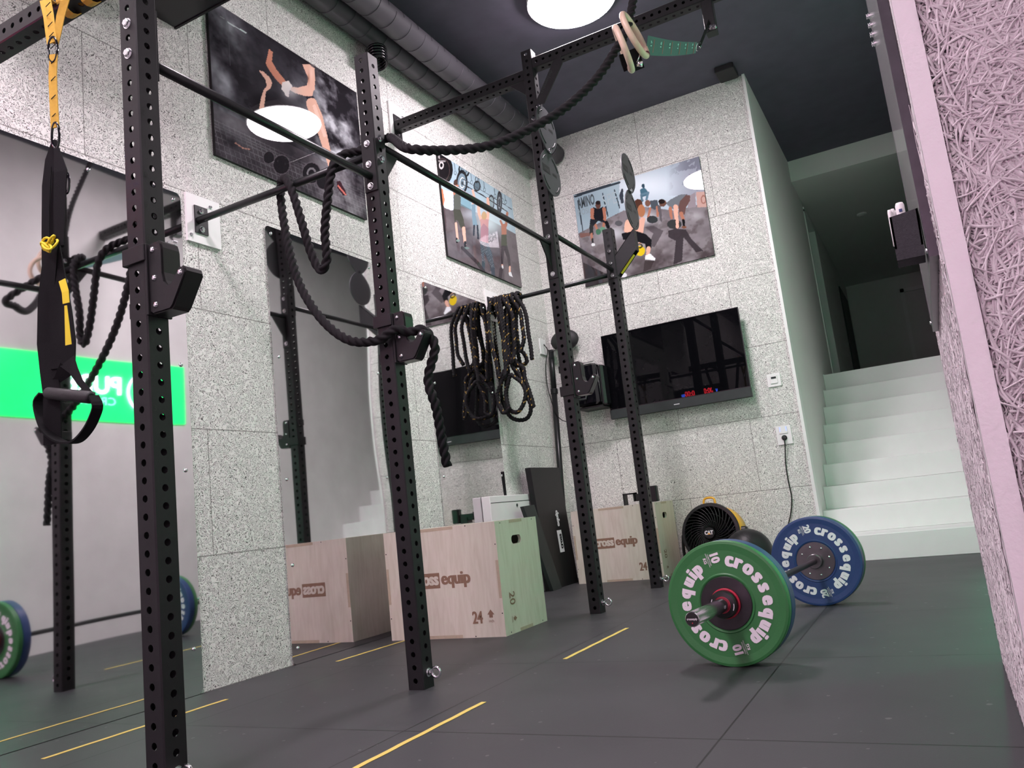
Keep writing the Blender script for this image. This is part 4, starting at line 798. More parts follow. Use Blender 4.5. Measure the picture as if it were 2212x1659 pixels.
mb = MB(); oval(on('y', Y0, 120, 293), .013, .045, .004, mb); oval(on('y', Y0, 143, 395), .010, .035, .004, mb); part(mb, 'carabiner', M['glossy'], t)
mb = MB()
mb.ribbon(q2(Y0, (236, 605), (228, 690), (222, 800), (218, 1000), (214, 1150), (200, 1300), (200, 1480), (212, 1600), (225, 1700), (228, 1920)), hd, [.014, .05, .062, .058, .05, .055, .06, .058, .058, .058], .006)
mb.ribbon(q2(Y0 - .01, (245, 640), (262, 740), (258, 900), (256, 1060)), hd, [.016, .045, .04, .03], .004)
mb.ribbon(q2(Y0 + .012, (240, 1060), (248, 1200), (262, 1350), (272, 1480), (272, 1590)), hd, [.03, .055, .075, .085, .08], .006)
mb.ribbon(q2(Y0 - .014, (216, 720), (208, 900), (208, 1060)), hd, .010, .003)
mb.ribbon(q2(Y0 + .008, (290, 1560), (318, 1600), (345, 1650), (388, 1700), (400, 1700)), hd, [.05, .028, .02, .018, .018], .004)
mb.ribbon(q2(Y0 + .008, (290, 1590), (250, 1640), (200, 1690)), hd, [.05, .024, .018], .004); part(mb, 'black_webbing', M['webbing'], t, 'black webbing')
mb = MB(); mb.ribbon(q2(Y0 - .02, (268, 1210), (282, 1260), (286, 1310)), hd, .022, .002); mb.ribbon(q2(Y0 - .02, (284, 1320), (290, 1400), (296, 1490)), hd, [.008, .014, .020], .002); part(mb, 'label_tab', M['bright_yellow'], t, 'bright yellow tab')
mb = MB(); k0 = on('y', Y0 - .02, 110, 530)
for k in range(5): a = k * 1.3; mb.tube([k0 + np.array([.012 * math.cos(a) + .018 * math.cos(b), -.004 * k + .008 * math.sin(b), .01 * math.sin(a) + .016 * math.sin(b + a)]) for b in [2 * PI * j / 14 for j in range(14)]], .004, 6, closed=True)
part(mb, 'yellow_knot', M['bright_yellow'], t, 'knotted yellow tie')
q4 = lambda y, *p: [on('y', y, a / 4.88, 640 + b / 4.88) for a, b in p]
mb = MB(); e = q4(Y0 - .01, (500, 1020), (965, 1068)); mb.tube([e[0], e[0] + (e[1] - e[0]) * .03, e[0] + (e[1] - e[0]) * .97, e[1]], [.012, .0185, .0185, .012], 20); part(mb, 'handle', M['rubber'], t, 'black rubber grip')
mb = MB(); lp = spline(q4(Y0 - .012, (460, 1030), (405, 1110), (420, 1240), (480, 1400), (580, 1500), (700, 1545), (820, 1520), (930, 1400), (1000, 1260), (1028, 1150), (985, 1050)), .01); mb.ribbon(lp, (.25, 1, 0), .03, .006); part(mb, 'foot_loop', M['webbing'], t)

# ---------------------------------------------------------------- gymnastic rings
def ring(c, maj, mn, label, R_=.1005, tube=.0145, band=False):
    nc = np.array([mn[0], mn[1], mn[2]], float); nrm = RC.T @ nc; nrm /= np.linalg.norm(nrm); mj = RC.T @ np.array([maj[0], maj[1], 0.]); mj -= nrm * (mj @ nrm); mj /= np.linalg.norm(mj); o = np.cross(nrm, mj)
    t = thing('gym_ring', label, 'gym ring', c, 'wooden gymnastic rings')
    mb = MB(); mb.tube([c + R_ * (math.cos(a) * mj + math.sin(a) * o) for a in [2 * PI * k / 56 for k in range(56)]], tube, 16, closed=True); part(mb, 'ring', M['ringwood'], t)
    if band: mb = MB(); mb.tube([c + R_ * (math.cos(a) * mj + math.sin(a) * o) for a in np.linspace(*band, 8)], tube * 1.07, 16); part(mb, 'band', M['orange_band'], t, 'maroon tape')
    return mj, o
c1 = far(1347, 106, 3.95); ring(c1, (.38, .92), (.90, -.37, -.22), 'pale wooden ring lower and further left on the rope', .098)
c2 = far(1371, 76, 4.05); ring(c2, (.46, .89), (.80, -.42, -.45), 'pale wooden ring with a maroon band, higher on the rope', .105, .0145, (.25, .6))
t = thing('ring_strap', 'teal numbered strap stretched from the rings to the hanging bracket', 'strap', far(1440, 95, 4.4))
pA, pB = far(1397, 98, 4.12), far(1504, 103, 5.15); wv = RC.T @ np.array([-.25, 1, 0]); n_ = 14
P_ = [pA + (pB - pA) * k / n_ + np.array([0, 0, -.010 * math.sin(PI * k / n_)]) for k in range(n_ + 1)]; ws = [.085 * (1 - .3 * (k / n_)) for k in range(n_ + 1)]
mb = MB(); mb.ribbon(P_, wv, ws, .003); part(mb, 'strap_webbing', M['green_strap'], t)
mb = MB(); mb2 = MB()
for k in range(6):
    a = pA + (pB - pA) * (.06 + .165 * k) + np.array([0, 0, -.010 * math.sin(PI * (.06 + .165 * k))]); d = (pB - pA) / np.linalg.norm(pB - pA); up = wv - d * (wv @ d); up /= np.linalg.norm(up); toc = CAM - a; nn = np.cross(d, up); sg = 1 if nn @ toc > 0 else -1
    text(mb, str(17 - k), a + nn * sg * .003 + up * -.012 + d * .01, up * -1, np.cross(nn * sg, up * -1), .021, 1.1, .02); mb2.ribbon([a + d * .05 + nn * sg * .0025 - up * .03, a + d * .05 + nn * sg * .0025 + up * .03], d, .009, .001)
part(mb, 'numbers', M['letter_pale'], t, 'pale printed numbers 17 down to 12'); part(mb2, 'stripes', M['red_mark'], t, 'rust red stripes')
mb = MB(); cc = far(1508, 100, 5.2); d = (pB - pA) / np.linalg.norm(pB - pA)
mb.tube([cc + d * .06 * math.cos(a) + wv / np.linalg.norm(wv) * .024 * math.sin(a) for a in [2 * PI * k / 24 for k in range(24)]], .005, 8, closed=True); part(mb, 'carabiner', M['chrome'], t)
mb = MB(); mb.ribbon([cc + d * .04, far(1520, 78, 5.25), np.array([2.33, 4.525, 3.37])], (0, 1, 0), .03, .003); part(mb, 'black_webbing', M['webbing'], t)
t = thing('strap_buckle', 'black folded strap end with metal cam buckle below the rings', 'buckle', far(1380, 140, 4.0))
mb = MB(); w_ = RC.T @ np.array([1, 0, 0.]); mb.ribbon([far(1345, 118, 4.02), far(1350, 135, 4.0), far(1356, 152, 4.0)], w_, .035, .012); mb.ribbon([far(1368, 105, 4.0), far(1376, 130, 4.0), far(1382, 150, 4.0)], w_, .045, .006); part(mb, 'strap_end', M['webbing'], t)
mb = MB(); mb.cyl(far(1376, 138, 3.98), far(1388, 138, 3.98), .013, 16); mb.tube([far(1382, 118, 3.98), far(1376, 135, 3.98)], .003, 6); part(mb, 'cam_buckle', M['chrome'], t)
# ---------------------------------------------------------------- plyo boxes
def plyo(x0, y0, w, d, h, label):
    t = thing('plyo_box', label, 'plyometric box', (x0 + w / 2, y0 + d / 2, 0), 'wooden plyo boxes'); T = .018
    x1, y1 = x0 + w, y0 + d
    def panel(O, U, V, lu, lv, Nn, hole=None, name='panel'):
        O, U, V, Nn = [np.array(q, float) for q in (O, U, V, Nn)]; mb = MB()
        if hole is None: mb.obox(O, U * lu, V * lv, -Nn * T)
        else:
            cu, cv, hw, hh = hole; ring = []
            for a0, sx in ((-90, 1), (90, -1)):
                for k in range(9): a = math.radians(a0 + 180 / 8 * k); ring.append((cu + sx * (hw - hh) + hh * math.cos(a), cv + hh * math.sin(a)))
                for k in range(1, 8): ring.append((cu + sx * (hw - hh) * (1 - k / 4), cv + hh * sx))
            out = []
            for (u, v) in ring:
                du, dv = u - cu, v - cv; ks = [((lu - cu) if du > 0 else cu) / abs(du) if abs(du) > 1e-9 else 1e9, ((lv - cv) if dv > 0 else cv) / abs(dv) if abs(dv) > 1e-9 else 1e9]; k = min(ks); out.append((cu + du * k, cv + dv * k))
            n = len(ring); cs = [(lu, lv), (0, lv), (0, 0), (lu, 0)]
            P = lambda q, e=0: O + U * q[0] + V * q[1] - Nn * T * e
            mb.add([P(q) for q in out] + [P(q) for q in ring] + [P(q, 1) for q in ring] + [P(q, 1) for q in out], [(i, (i + 1) % n, n + (i + 1) % n, n + i) for i in range(n)] + [(n + i, n + (i + 1) % n, 2 * n + (i + 1) % n, 2 * n + i) for i in range(n)] + [(2 * n + i, 2 * n + (i + 1) % n, 3 * n + (i + 1) % n, 3 * n + i) for i in range(n)])
            for c in cs:       # corner fillers between consecutive outline points on different edges
                for i in range(n):
                    a, b = out[i], out[(i + 1) % n]
                    if abs((a[0] - c[0]) * (a[1] - c[1])) < 1e-9 and abs((b[0] - c[0]) * (b[1] - c[1])) < 1e-9 and abs(a[0] - b[0]) > 1e-6 and abs(a[1] - b[1]) > 1e-6: mb.add([P(a), P(c), P(b), P(a, 1), P(c, 1), P(b, 1)], [(0, 1, 2), (5, 4, 3)])
        o = part(mb, name, M['ply'], t)
        return o
    fp = panel((x0, y0, 0), (1, 0, 0), (0, 0, 1), w, h, (0, -1, 0), name='front_panel'); panel((x0, y1, 0), (1, 0, 0), (0, 0, 1), w, h, (0, 1, 0), name='back_panel')
    sp_ = panel((x1, y0 + T, 0), (0, 1, 0), (0, 0, 1), d - 2 * T, h, (1, 0, 0), (d * .42, h * .815, .058, .024), name='side_panel')
    panel((x0, y0 + T, 0), (0, 1, 0), (0, 0, 1), d - 2 * T, h, (-1, 0, 0), name='side_panel'); panel((x0 + T, y0 + T, h), (1, 0, 0), (0, 1, 0), w - 2 * T, d - 2 * T, (0, 0, 1), name='top_panel')
    def slot(O, U, V, lu, lv, Nn): O, U, V, Nn = [np.array(q, float) for q in (O, U, V, Nn)]; mb = MB(); mb.obox(O, U * lu, V * lv, Nn * .0008); part(mb, 'finger_joint', M['ply_edge'], fp if Nn[1] < 0 else sp_)
    slot((x1 - .018, y0, h * .33), (1, 0, 0), (0, 0, 1), .017, h * .33, (0, -1, 0)); slot((x0 + .001, y0, h * .33), (1, 0, 0), (0, 0, 1), .017, h * .33, (0, -1, 0)); slot((x0 + w * .34, y0, h - .018), (1, 0, 0), (0, 0, 1), w * .30, .017, (0, -1, 0)); slot((x0 + w * .34, y0, .001), (1, 0, 0), (0, 0, 1), w * .30, .017, (0, -1, 0))
    slot((x1, y0 + d * .33, h - .018), (0, 1, 0), (0, 0, 1), d * .30, .017, (1, 0, 0)); slot((x1, y0 + d * .33, .001), (0, 1, 0), (0, 0, 1), d * .30, .017, (1, 0, 0))
    def scr(p, d, pr): mb = MB(); mb.lathe(p, d, [(.0035, 0), (.0035, .001), (.0001, .001)], 8); part(mb, 'screw', M['letter_black'], pr)
    for a in (0, 1):
        for b in (.25, .75): scr((x0 + w * b, y0, h * (.012 + .976 * a)), (0, -1, 0), fp)
        for b in (.2, .8): scr((x0 + w * (.012 + .976 * a), y0, h * b), (0, -1, 0), fp)
        for b in (.12, .88): scr((x1, y0 + d * b, h * (.02 + .96 * a)), (1, 0, 0), sp_)
    mb = MB(); R_, U_, Nf = (1, 0, 0), (0, 0, 1), (0, -1, 0); cz = h * .475; cx = x0 + w * .475
    rx = x0 + w * .485; mb.add([(rx - .185, y0 - .0008, cz - .014), (rx, y0 - .0008, cz - .014), (rx, y0 - .0008, cz + .070), (rx - .185, y0 - .0008, cz + .070)], [(0, 1, 2, 3)], mi=0)
    fit(mb, 'cross', (rx - .0925, y0 - .0012, cz + .006), R_, U_, .070, .165, bold=.02, mi=1, heavy=.05); fit(mb, 'equip', (rx + .105, y0 - .0004, cz + .006), R_, U_, .070, .185, bold=.02, mi=0, heavy=.05)
    part(mb, 'logo', [M['brown_print'], M['ply']], fp, 'burnt brown logo'); mb = MB()
    text(mb, '24', (x1 - .165, y0 - .0004, .075), R_, U_, .066, .70, .015, mi=0, heavy=.04); text(mb, 'inch', (x1 - .080, y0 - .0004, .078), R_, U_, .016, .9, .0, mi=0)
    ax = x1 - .080; mb.add([(ax - .022, y0 - .001, .118), (ax + .022, y0 - .001, .118), (ax, y0 - .001, .145), (ax - .011, y0 - .001, .118), (ax - .011, y0 - .001, .102), (ax + .011, y0 - .001, .102), (ax + .011, y0 - .001, .118)], [(0, 1, 2), (3, 4, 5, 6)], mi=0)
    part(mb, 'size_mark', M['brown_print'], fp, 'burnt brown size mark'); mb = MB()
    sy = y0 + d * .20; rt = (0, 0, -1); up = (0, 1, 0)
    text(mb, '20', (x1 + .0004, sy - .02, .185), (0, 0, -1), (0, 1, 0), .062, .85, .015, mi=0, lift=.0006)
    text(mb, 'inch', (x1 + .0004, sy - .02, .075), (0, 0, -1), (0, 1, 0), .016, .9, 0, mi=0, lift=.0006)
    ay = sy + .012; mb.add([(x1 + .001, ay, .092), (x1 + .001, ay, .062), (x1 + .001, ay + .028, .077), (x1 + .001, ay - .012, .084), (x1 + .001, ay, .084), (x1 + .001, ay, .070), (x1 + .001, ay - .012, .070)], [(0, 1, 2), (3, 4, 5, 6)], mi=0)
    part(mb, 'size_mark', M['brown_print'], sp_, 'burnt brown size mark'); return t
plyo(.149, 3.842, .750, .506, .607, 'wooden plyo box in front, beside the second upright, numbered 24 and 20')
plyo(.245, 6.333, .748, .500, .604, 'wooden plyo box against the far wall behind the two far uprights')

# black clamp lying on the far box
t = thing('steel_clamp', 'small black steel bracket lying on top of the far wooden box', 'bracket', (.85, 6.5, .605))
mb = MB(); mb.box((.70, 6.42, .605), (.712, 6.50, .70)); mb.box((.70, 6.42, .69), (.80, 6.50, .702)); mb.box((.79, 6.42, .63), (.80, 6.50, .70)); part(mb, 'bent_plate', M['steel'], t)
mb = MB(); mb.box((.80, 6.43, .63), (.96, 6.50, .69), ch=.008); mb.box((.93, 6.41, .61), (1.0, 6.47, .74), ch=.01); mb.box((.86, 6.42, .606), (.92, 6.50, .66)); part(mb, 'clamp_body', M['plastic'], t)

# ---------------------------------------------------------------- floor tape
def tape(x, y0, y1, label, dx=0):
    mb = MB(); w = .010; n = 16; pts = [((x + dx * k / n + .0012 * math.sin(k * 1.7)), y0 + (y1 - y0) * k / n) for k in range(n + 1)]
    vs = [(a + s * w, b, h) for a, b in pts for s, h in ((-1, .0005), (1, .0005), (1, .0015), (-1, .0015))]
    fs = [(4 * k + j, 4 * k + (j + 1) % 4, 4 * k + 4 + (j + 1) % 4, 4 * k + 4 + j) for k in range(n) for j in range(4)] + [(0, 1, 2, 3), tuple(4 * n + j for j in (3, 2, 1, 0))]
    mb.add(vs, fs); o = mb.build('floor_tape', M['tape']); tag(o, label, 'floor marking', 'yellow tape strips on the floor')
tape(1.537, 1.72, 2.504, 'yellow tape strip running off the bottom edge, nearest the camera')
tape(1.525, 3.217, 3.965, 'short yellow tape strip in the middle of the floor, right of the wooden box', .01)
tape(.222, 3.279, 3.835, 'yellow tape strip ending at the front of the first wooden box', .024)
tape(.262, 1.737, 2.524, 'yellow tape strip beside the mirror, crossing behind the nearest upright', .004)

# ---------------------------------------------------------------- barbell and plates
bA = np.array([2.268, 2.655, .225]); bB = np.array([2.431, 4.448, .225]); ad = bB - bA; ad /= np.linalg.norm(ad)
g0 = np.array([2.300, 3.006, .225]); start = g0 - ad * .345
def bp(s): return start + ad * s         # distance along the bar from its near end
bd_ = ad; ux = np.cross(ad, [0, 0, 1.]); ux /= np.linalg.norm(ux); uz = np.array([0, 0, 1.])
t = thing('barbell', 'chrome and black barbell lying across the floor between the loaded plates', 'barbell', bp(1.1))
mb = MB(); mb.cyl(bp(.44), bp(1.76), .014, 20); part(mb, 'shaft', M['steel2'], t, 'black shaft')
for s, e in ((0, .44), (1.76, 2.20)):
    mb = MB(); mb.lathe(bp(s), ad, [(.018, .002), (.0225, 0), (.025, .003), (.025, .437), (.0225, .44), (.014, .44)], 36, smooth=False); part(mb, 'sleeve', M['chrome'], t, 'chrome sleeve')
    c = bp(.44 - .002) if s == 0 else bp(1.76 - .030); mb = MB(); mb.lathe(c, ad, [(.014, 0), (.034, 0), (.037, .003), (.037, .029), (.034, .032), (.014, .032)], 36); part(mb, 'collar_ring', M['grey_steel'], t)
mb = MB(); mb.lathe(bp(0), -ad, [(.0225, 0), (.0225, .0008), (.0001, .0008)], 32, mi=0)
text(mb, 'crossequip', bp(0) - ad * .0008 + np.array([0, 0, -.002]), -ux if False else ux, uz, .0075, .8, .02, mi=1, lift=.0006); mb.lathe(bp(0) - ad * .0008 - uz * .012, -ad, [(.002, 0), (.002, .0008), (.0001, .0008)], 10, mi=2); part(mb, 'end_cap', [M['letter_black'], M['letter_white'], M['red']], t, 'black end cap with small lettering')
def plate(s, th, m, num, label, face=None, phase=0, name='weight_plate'):
    """s = distance of the near face along the bar"""
    t = thing(name, label, 'weight plate', bp(s + th / 2)); R_ = .225
    prof = [(.026, .004), (.097, .004), (.100, .001), (.104, .0), (.108, .003), (.190, .003), (.206, .001), (.214, 0), (R_ - .002, .002), (R_, .005), (R_, th - .005), (R_ - .002, th - .002), (.214, th), (.206, th - .001), (.19, th - .003), (.108, th - .003), (.104, th), (.100, th - .001), (.097, th - .004), (.026, th - .004), (.026, .004)]
    mb = MB(); mb.lathe(bp(s), ad, prof, 96); rd = part(mb, 'rubber_disc', m, t)
    for k, (dd, o) in enumerate(((-1, bp(s)), (1, bp(s + th)))):
        mb = MB(); mb.lathe(o + ad * dd * -.004, ad * dd, [(.026, .0), (.026, .003), (.094, .003), (.096, .001)], 64); hb = part(mb, 'steel_hub', M['grey_steel'] if num == '20' or k else M['bezel2'], t)
        for j in range(8 if num == '20' else 0): a = 2 * PI * (j + .3) / 8; mb = MB(); mb.screw(o + ad * dd * -.001 + (ux * math.cos(a) + uz * math.sin(a)) * .072, ad * dd, .006); part(mb, 'hub_bolt', M['chrome'], hb)
        mb = MB(); r0 = .136
        face_r = ux * (1 if dd < 0 else -1)    # viewer's right when looking at this face
        def glyphs(word, a0, pitch, h, xs):
            for j, chh in enumerate(word):
                a = math.radians(a0 - pitch[j]); rad = face_r * math.cos(a) + uz * math.sin(a); tn = face_r * math.sin(a) - uz * math.cos(a)
                text(mb, chh, o + ad * dd * -.003 + ad * dd * .0008 + rad * r0, tn, rad, h, xs, .024, align='c', heavy=.075)
        for base in (0, 180):
            glyphs('cross', 77 + base, (0, 13, 27.5, 43, 58), .055, .80); glyphs('equip', 2 + base, (0, 17, 34, 45.5, 56.5), .052, .84)
            a = math.radians(103 + base); rad = face_r * math.cos(a) + uz * math.sin(a); tn = face_r * math.sin(a) - uz * math.cos(a); b0 = o + ad * dd * -.0022 + rad * .163
            text(mb, num, b0 + tn * .004, -rad, tn, .034, .85, .02, heavy=.05); text(mb, 'COMPETITION', b0 - tn * .006, -rad, tn, .0055, .85, .01); text(mb, 'KG', b0 - tn * .026, -rad, tn, .012, .95, .02, heavy=.03)
            mb.obox(b0 - tn * .0105 - rad * .026, rad * .052, tn * .0012, ad * dd * .0006)
        part(mb, 'lettering', M['letter_white'], rd, 'white raised lettering')
    return t
M['bezel2'] = mat('dark anodised steel', (.06, .055, .06), .3, .8, var=.2, scale=30)
plate(.345, .036, M['green'], '10', 'green bumper plate with white lettering at the near end of the barbell')
plate(.3815, .056, M['blue'], '20', 'blue bumper plate behind the near green plate')
plate(1.7625, .056, M['blue'], '20', 'blue bumper plate facing the camera at the far end of the barbell')
plate(1.819, .036, M['green'], '10', 'green bumper plate behind the far blue plate')
def clamp(s, label):
    t = thing('barbell_clamp', label, 'clamp', bp(s))
    mb = MB(); mb.lathe(bp(s), ad, [(.0255, .0), (.034, .0), (.037, .004), (.037, .012), (.030, .014), (.030, .02), (.0255, .02)], 40); part(mb, 'ring', M['red'], t, 'red ring')
    mb = MB(); mb.lathe(bp(s + .006), ad, [(.030, -.009), (.046, -.006), (.050, 0), (.050, .020), (.046, .026), (.0255, .026), (.0255, -.006)], 40); part(mb, 'body', M['plastic'], t, 'black body'); mb = MB(); mb.lathe(bp(s + .027), ad, [(.0255, .0), (.052, .0), (.055, .003), (.055, .009), (.0255, .009)], 40); part(mb, 'back_ring', M['red'], t, 'red rear ring')
    for a0 in (150, 330): mb = MB(); mb.ribbon([bp(s) + ad * .0035 - ad * .003 + (ux * math.cos(math.radians(a)) + uz * math.sin(math.radians(a))) * .041 for a in np.linspace(a0, a0 + 34, 7)], ad if False else (ux * math.cos(math.radians(a0)) + uz * math.sin(math.radians(a0))), .004, .003); part(mb, 'white_mark', M['letter_white'], t, 'white arc mark')
clamp(.307, 'black and red barbell clamp against the near green plate')
clamp(1.858, 'black and red clamp behind the far plates')

# ---------------------------------------------------------------- fan, ball
fc = np.array([1.385, 6.43, .315]); fa = np.array([-.10, -1, .12]); fa /= np.linalg.norm(fa)
t = thing('drum_fan', 'yellow and black drum fan on the floor against the far wall', 'fan', (1.385, 6.5, 0)); R_ = .235
fu = np.cross(fa, [0, 0, 1.]); fu /= -np.linalg.norm(fu); fw = np.cross(fa, fu); fw = fw if fw[2] > 0 else -fw
mb = MB(); mb.lathe(fc - fa * .26, fa, [(.06, 0), (.17, .0), (.225, .04), (.232, .24), (.226, .24), (.22, .05), (.06, .02)], 56, smooth=True); part(mb, 'drum', M['fan_yellow'], t, 'yellow drum')
mb = MB(); mb.lathe(fc - fa * .20, fa, [(.0001, 0), (.205, 0), (.214, .02), (.214, .185)], 48, smooth=True); part(mb, 'inner_liner', M['plastic'], t)
mb = MB(); mb.lathe(fc - fa * .02, fa, [(.208, 0), (R_, 0), (R_ + .006, .012), (R_, .028), (.212, .03), (.206, .02), (.208, 0)], 56); part(mb, 'front_rim', M['plastic'], t)
mb = MB()
for k in range(34):
    a0 = 2 * PI * k / 34; P = []
    for j in range(9): r = .045 + (.21 - .045) * j / 8; a = a0 + .95 * (j / 8) ** .8; P.append(fc + fa * (.012 + .012 * math.sin(PI * j / 8)) + r * (math.cos(a) * fu + math.sin(a) * fw))
    mb.tube(P, .0036, 6)
for r in (.10, .155): mb.tube([fc + fa * .016 + r * (math.cos(a) * fu + math.sin(a) * fw) for a in [2 * PI * k / 40 for k in range(40)]], .0016, 5, closed=True)
part(mb, 'grille', M['plastic'], t, 'black spiral grille')
mb = MB()
for k in range(5):
    a0 = 2 * PI * k / 5; vs = [fc - fa * (.05 + .03 * j) + r * (math.cos(a0 + .25 * j + b) * fu + math.sin(a0 + .25 * j + b) * fw) for j in (0, 1, 2) for r, b in ((.05, 0), (.13, .05), (.195, .1))]
    mb.add(vs, [(j * 3 + i, j * 3 + i + 1, j * 3 + i + 4, j * 3 + i + 3) for j in (0, 1) for i in (0, 1)])
mb.lathe(fc - fa * .16, fa, [(.0001, .15), (.05, .15), (.055, .0), (.0001, 0)], 24); part(mb, 'blades', M['glossy'], t)
mb = MB(); mb.lathe(fc + fa * .012, fa, [(.045, 0), (.046, .012), (.042, .018), (.0001, .018)], 32, mi=0); lo = fc + fa * .031
text(mb, 'CAT', lo + fw * -.010 , fu, fw, .030, .85, .05, mi=1, lift=.0008 if np.cross(fu, fw) @ fa > 0 else -.0008)
q = lo + fa * .0016 - fw * .010; mb.add([q - fu * .014, q + fu * .014, q + fw * .015], [(0, 1, 2)], mi=2); part(mb, 'hub_cap', [M['plastic'], M['letter_white'], M['orange']], t, 'round hub with lettering')
mb = MB(); mb.tube(spline([fc - fa * .05 + fw * .23 - fu * .05, fc - fa * .05 + fw * .275 - fu * .04, fc - fa * .05 + fw * .285, fc - fa * .05 + fw * .275 + fu * .04, fc - fa * .05 + fw * .23 + fu * .05], .01), .009, 10); part(mb, 'handle', M['fan_yellow'], t)
mb = MB(); mb.tube(spline([(1.13, 6.52, .012), (1.13, 6.50, .2), (1.145, 6.49, .315)], .02), .013, 10); mb.tube(spline([(1.63, 6.52, .012), (1.635, 6.50, .2), (1.625, 6.49, .315)], .02), .013, 10); mb.tube([(1.13, 6.52, .013), (1.13, 6.70, .013), (1.63, 6.70, .013), (1.63, 6.52, .013)], .013, 10); mb.lathe((1.622, 6.49, .315), (1, 0, 0), [(.0001, 0), (.03, 0), (.03, .03), (.022, .045), (.0001, .045)], 16); part(mb, 'stand', M['plastic'], t)
t = thing('medicine_ball', 'dark medicine ball on the floor beside the fan, behind the green plate', 'ball', (1.765, 5.95, 0))
mb = MB(); mb.sphere((1.765, 5.95, .174), .172, 40, 24); part(mb, 'shell', M['pad'], t)
mb = MB()
for k in range(4):
    a = k * PI / 4 + .3; nrm = np.array([math.cos(a), math.sin(a) * .6, math.sin(a * 2) * .5]); nrm /= np.linalg.norm(nrm); u = np.cross(nrm, [0, 0, 1.]); u /= np.linalg.norm(u); w = np.cross(nrm, u); mb.tube([np.array([1.765, 5.95, .174]) + .1722 * (math.cos(b) * u + math.sin(b) * w) for b in [2 * PI * j / 48 for j in range(48)]], .0013, 5, closed=True)
part(mb, 'seams', M['rubber'], t)

# ---------------------------------------------------------------- television, loudspeaker, speaker pod, sockets
t = thing('television', 'large black wall television with a bar along its lower edge', 'television', (1.19, 6.83, 1.37)); ty = 6.755
mb = MB(); mb.box((.567, ty, 1.455), (1.814, ty + .03, 2.141), ch=.003); part(mb, 'body', M['bezel'], t)
mb = MB(); mb.box((.572, ty - .002, 1.462), (1.809, ty, 2.136)); part(mb, 'screen', M['screen'] if 'screen' in M else M['glossy'], t)
mb = MB(); mb.box((.567, ty - .012, 1.373), (1.814, ty + .045, 1.454), ch=.004); part(mb, 'sound_bar', M['plank'], t)
mb = MB(); mb.box((1.155, ty - .0132, 1.408), (1.205, ty - .012, 1.414)); part(mb, 'logo', M['letter_white'], t)
mb = MB(); mb.box((.95, ty + .03, 1.6), (1.43, YB - .001, 2.0)); part(mb, 'wall_bracket', M['steel'], t)
t = thing('loudspeaker', 'glossy black loudspeaker box on a bracket in the far corner', 'loudspeaker', (.43, 6.7, 1.5))
mb = MB(); mb.box((.27, 6.58, 1.515), (.545, 6.84, 1.885), ch=.03); part(mb, 'cabinet', M['glossy'], t)
mb = MB(); mb.box((.546, 6.60, 1.50), (.60, 6.735, 1.86), ch=.02); part(mb, 'side_pod', M['bezel'], t)
mb = MB(); mb.tube([(.552, 6.60, 1.84), (.556, 6.60, 1.53)], .004, 6); mb.tube([(.30, 6.578, 1.892), (.53, 6.578, 1.895)], .004, 6); part(mb, 'chrome_edge', M['grey_steel'], t)
mb = MB(); mb.tube([(.38, 6.57, 1.70), (.38, 6.555, 1.74), (.43, 6.555, 1.74), (.43, 6.57, 1.60), (.43, 6.555, 1.57), (.36, 6.555, 1.57)], .010, 8); part(mb, 'handle', M['plank'], t)
mb = MB(); mb.box((.35, 6.84, 1.6), (.5, YB - .001, 1.8)); mb.box((.30, 6.62, 1.49), (.56, YB - .001, 1.505)); part(mb, 'bracket', M['steel'], t)
t = thing('round_speaker', 'flattened round black speaker above the corner box, half behind the tall upright', 'speaker', (.205, 6.77, 2.18))
mb = MB(); mb.sphere((.205, 6.77, 2.18), .14, 32, 20, (1, .45, .72)); part(mb, 'shell', M['rubber'], t)
mb = MB(); mb.cyl((.205, 6.8, 2.18), (.205, YB - .001, 2.18), .05, 20); part(mb, 'mount', M['steel'], t)
t = thing('telescopic_pole', 'tall black telescopic pole leaning in the far left corner', 'pole', (.075, 6.42, 0))
P0, P1, P2 = on('x', .055, 1226, 1240), on('x', .055, 1197, 845), on('x', .055, 1190, 757); P0[2] = 0
mb = MB(); mb.cyl(P0, P1, .026, 20); part(mb, 'lower_tube', M['steel2'], t); mb = MB(); mb.cyl(P1, P2, .026, 20); mb.lathe(P1 - np.array([0, 0, .03]), P2 - P1, [(.027, 0), (.034, .005), (.034, .05), (.027, .055)], 20); part(mb, 'upper_tube', M['steel2'], t)
t = thing('cable_outlet', 'small white outlet high in the corner with a thin black cable', 'outlet', (0, 6.70, 2.13))
mb = MB(); mb.box((.001, 6.63, 2.07), (.014, 6.76, 2.22), ch=.003); part(mb, 'cover', M['switch'], t)
mb = MB(); mb.tube(spline([(.02, 6.70, 2.16), (.06, 6.68, 2.10), (.02, 6.68, 1.95), (.03, 6.66, 1.70), (.10, 6.68, 1.45), (.25, 6.75, 1.40)], .02), .004, 6); mb.tube(spline([(.02, 6.70, 2.17), (.08, 6.68, 2.09), (.16, 6.72, 2.10)], .02), .004, 6); part(mb, 'cable', M['plastic'], t)
t = thing('thermostat', 'square white thermostat on the far wall right of the television', 'switch', (1.99, YB, 1.49))
mb = MB(); mb.box((1.935, YB - .012, 1.435), (2.045, YB - .001, 1.545), ch=.003); part(mb, 'frame', M['switch'], t)
mb = MB(); mb.box((1.96, YB - .018, 1.46), (2.02, YB - .012, 1.525), ch=.003); part(mb, 'button', M['switch'], t)
mb = MB(); mb.box((1.970, YB - .0195, 1.500), (2.010, YB - .018, 1.517)); part(mb, 'display', M['plank'], t, 'dark display')
t = thing('wall_socket', 'white double socket plate with blue lights and a black plug', 'socket', (1.995, YB, 1.03))
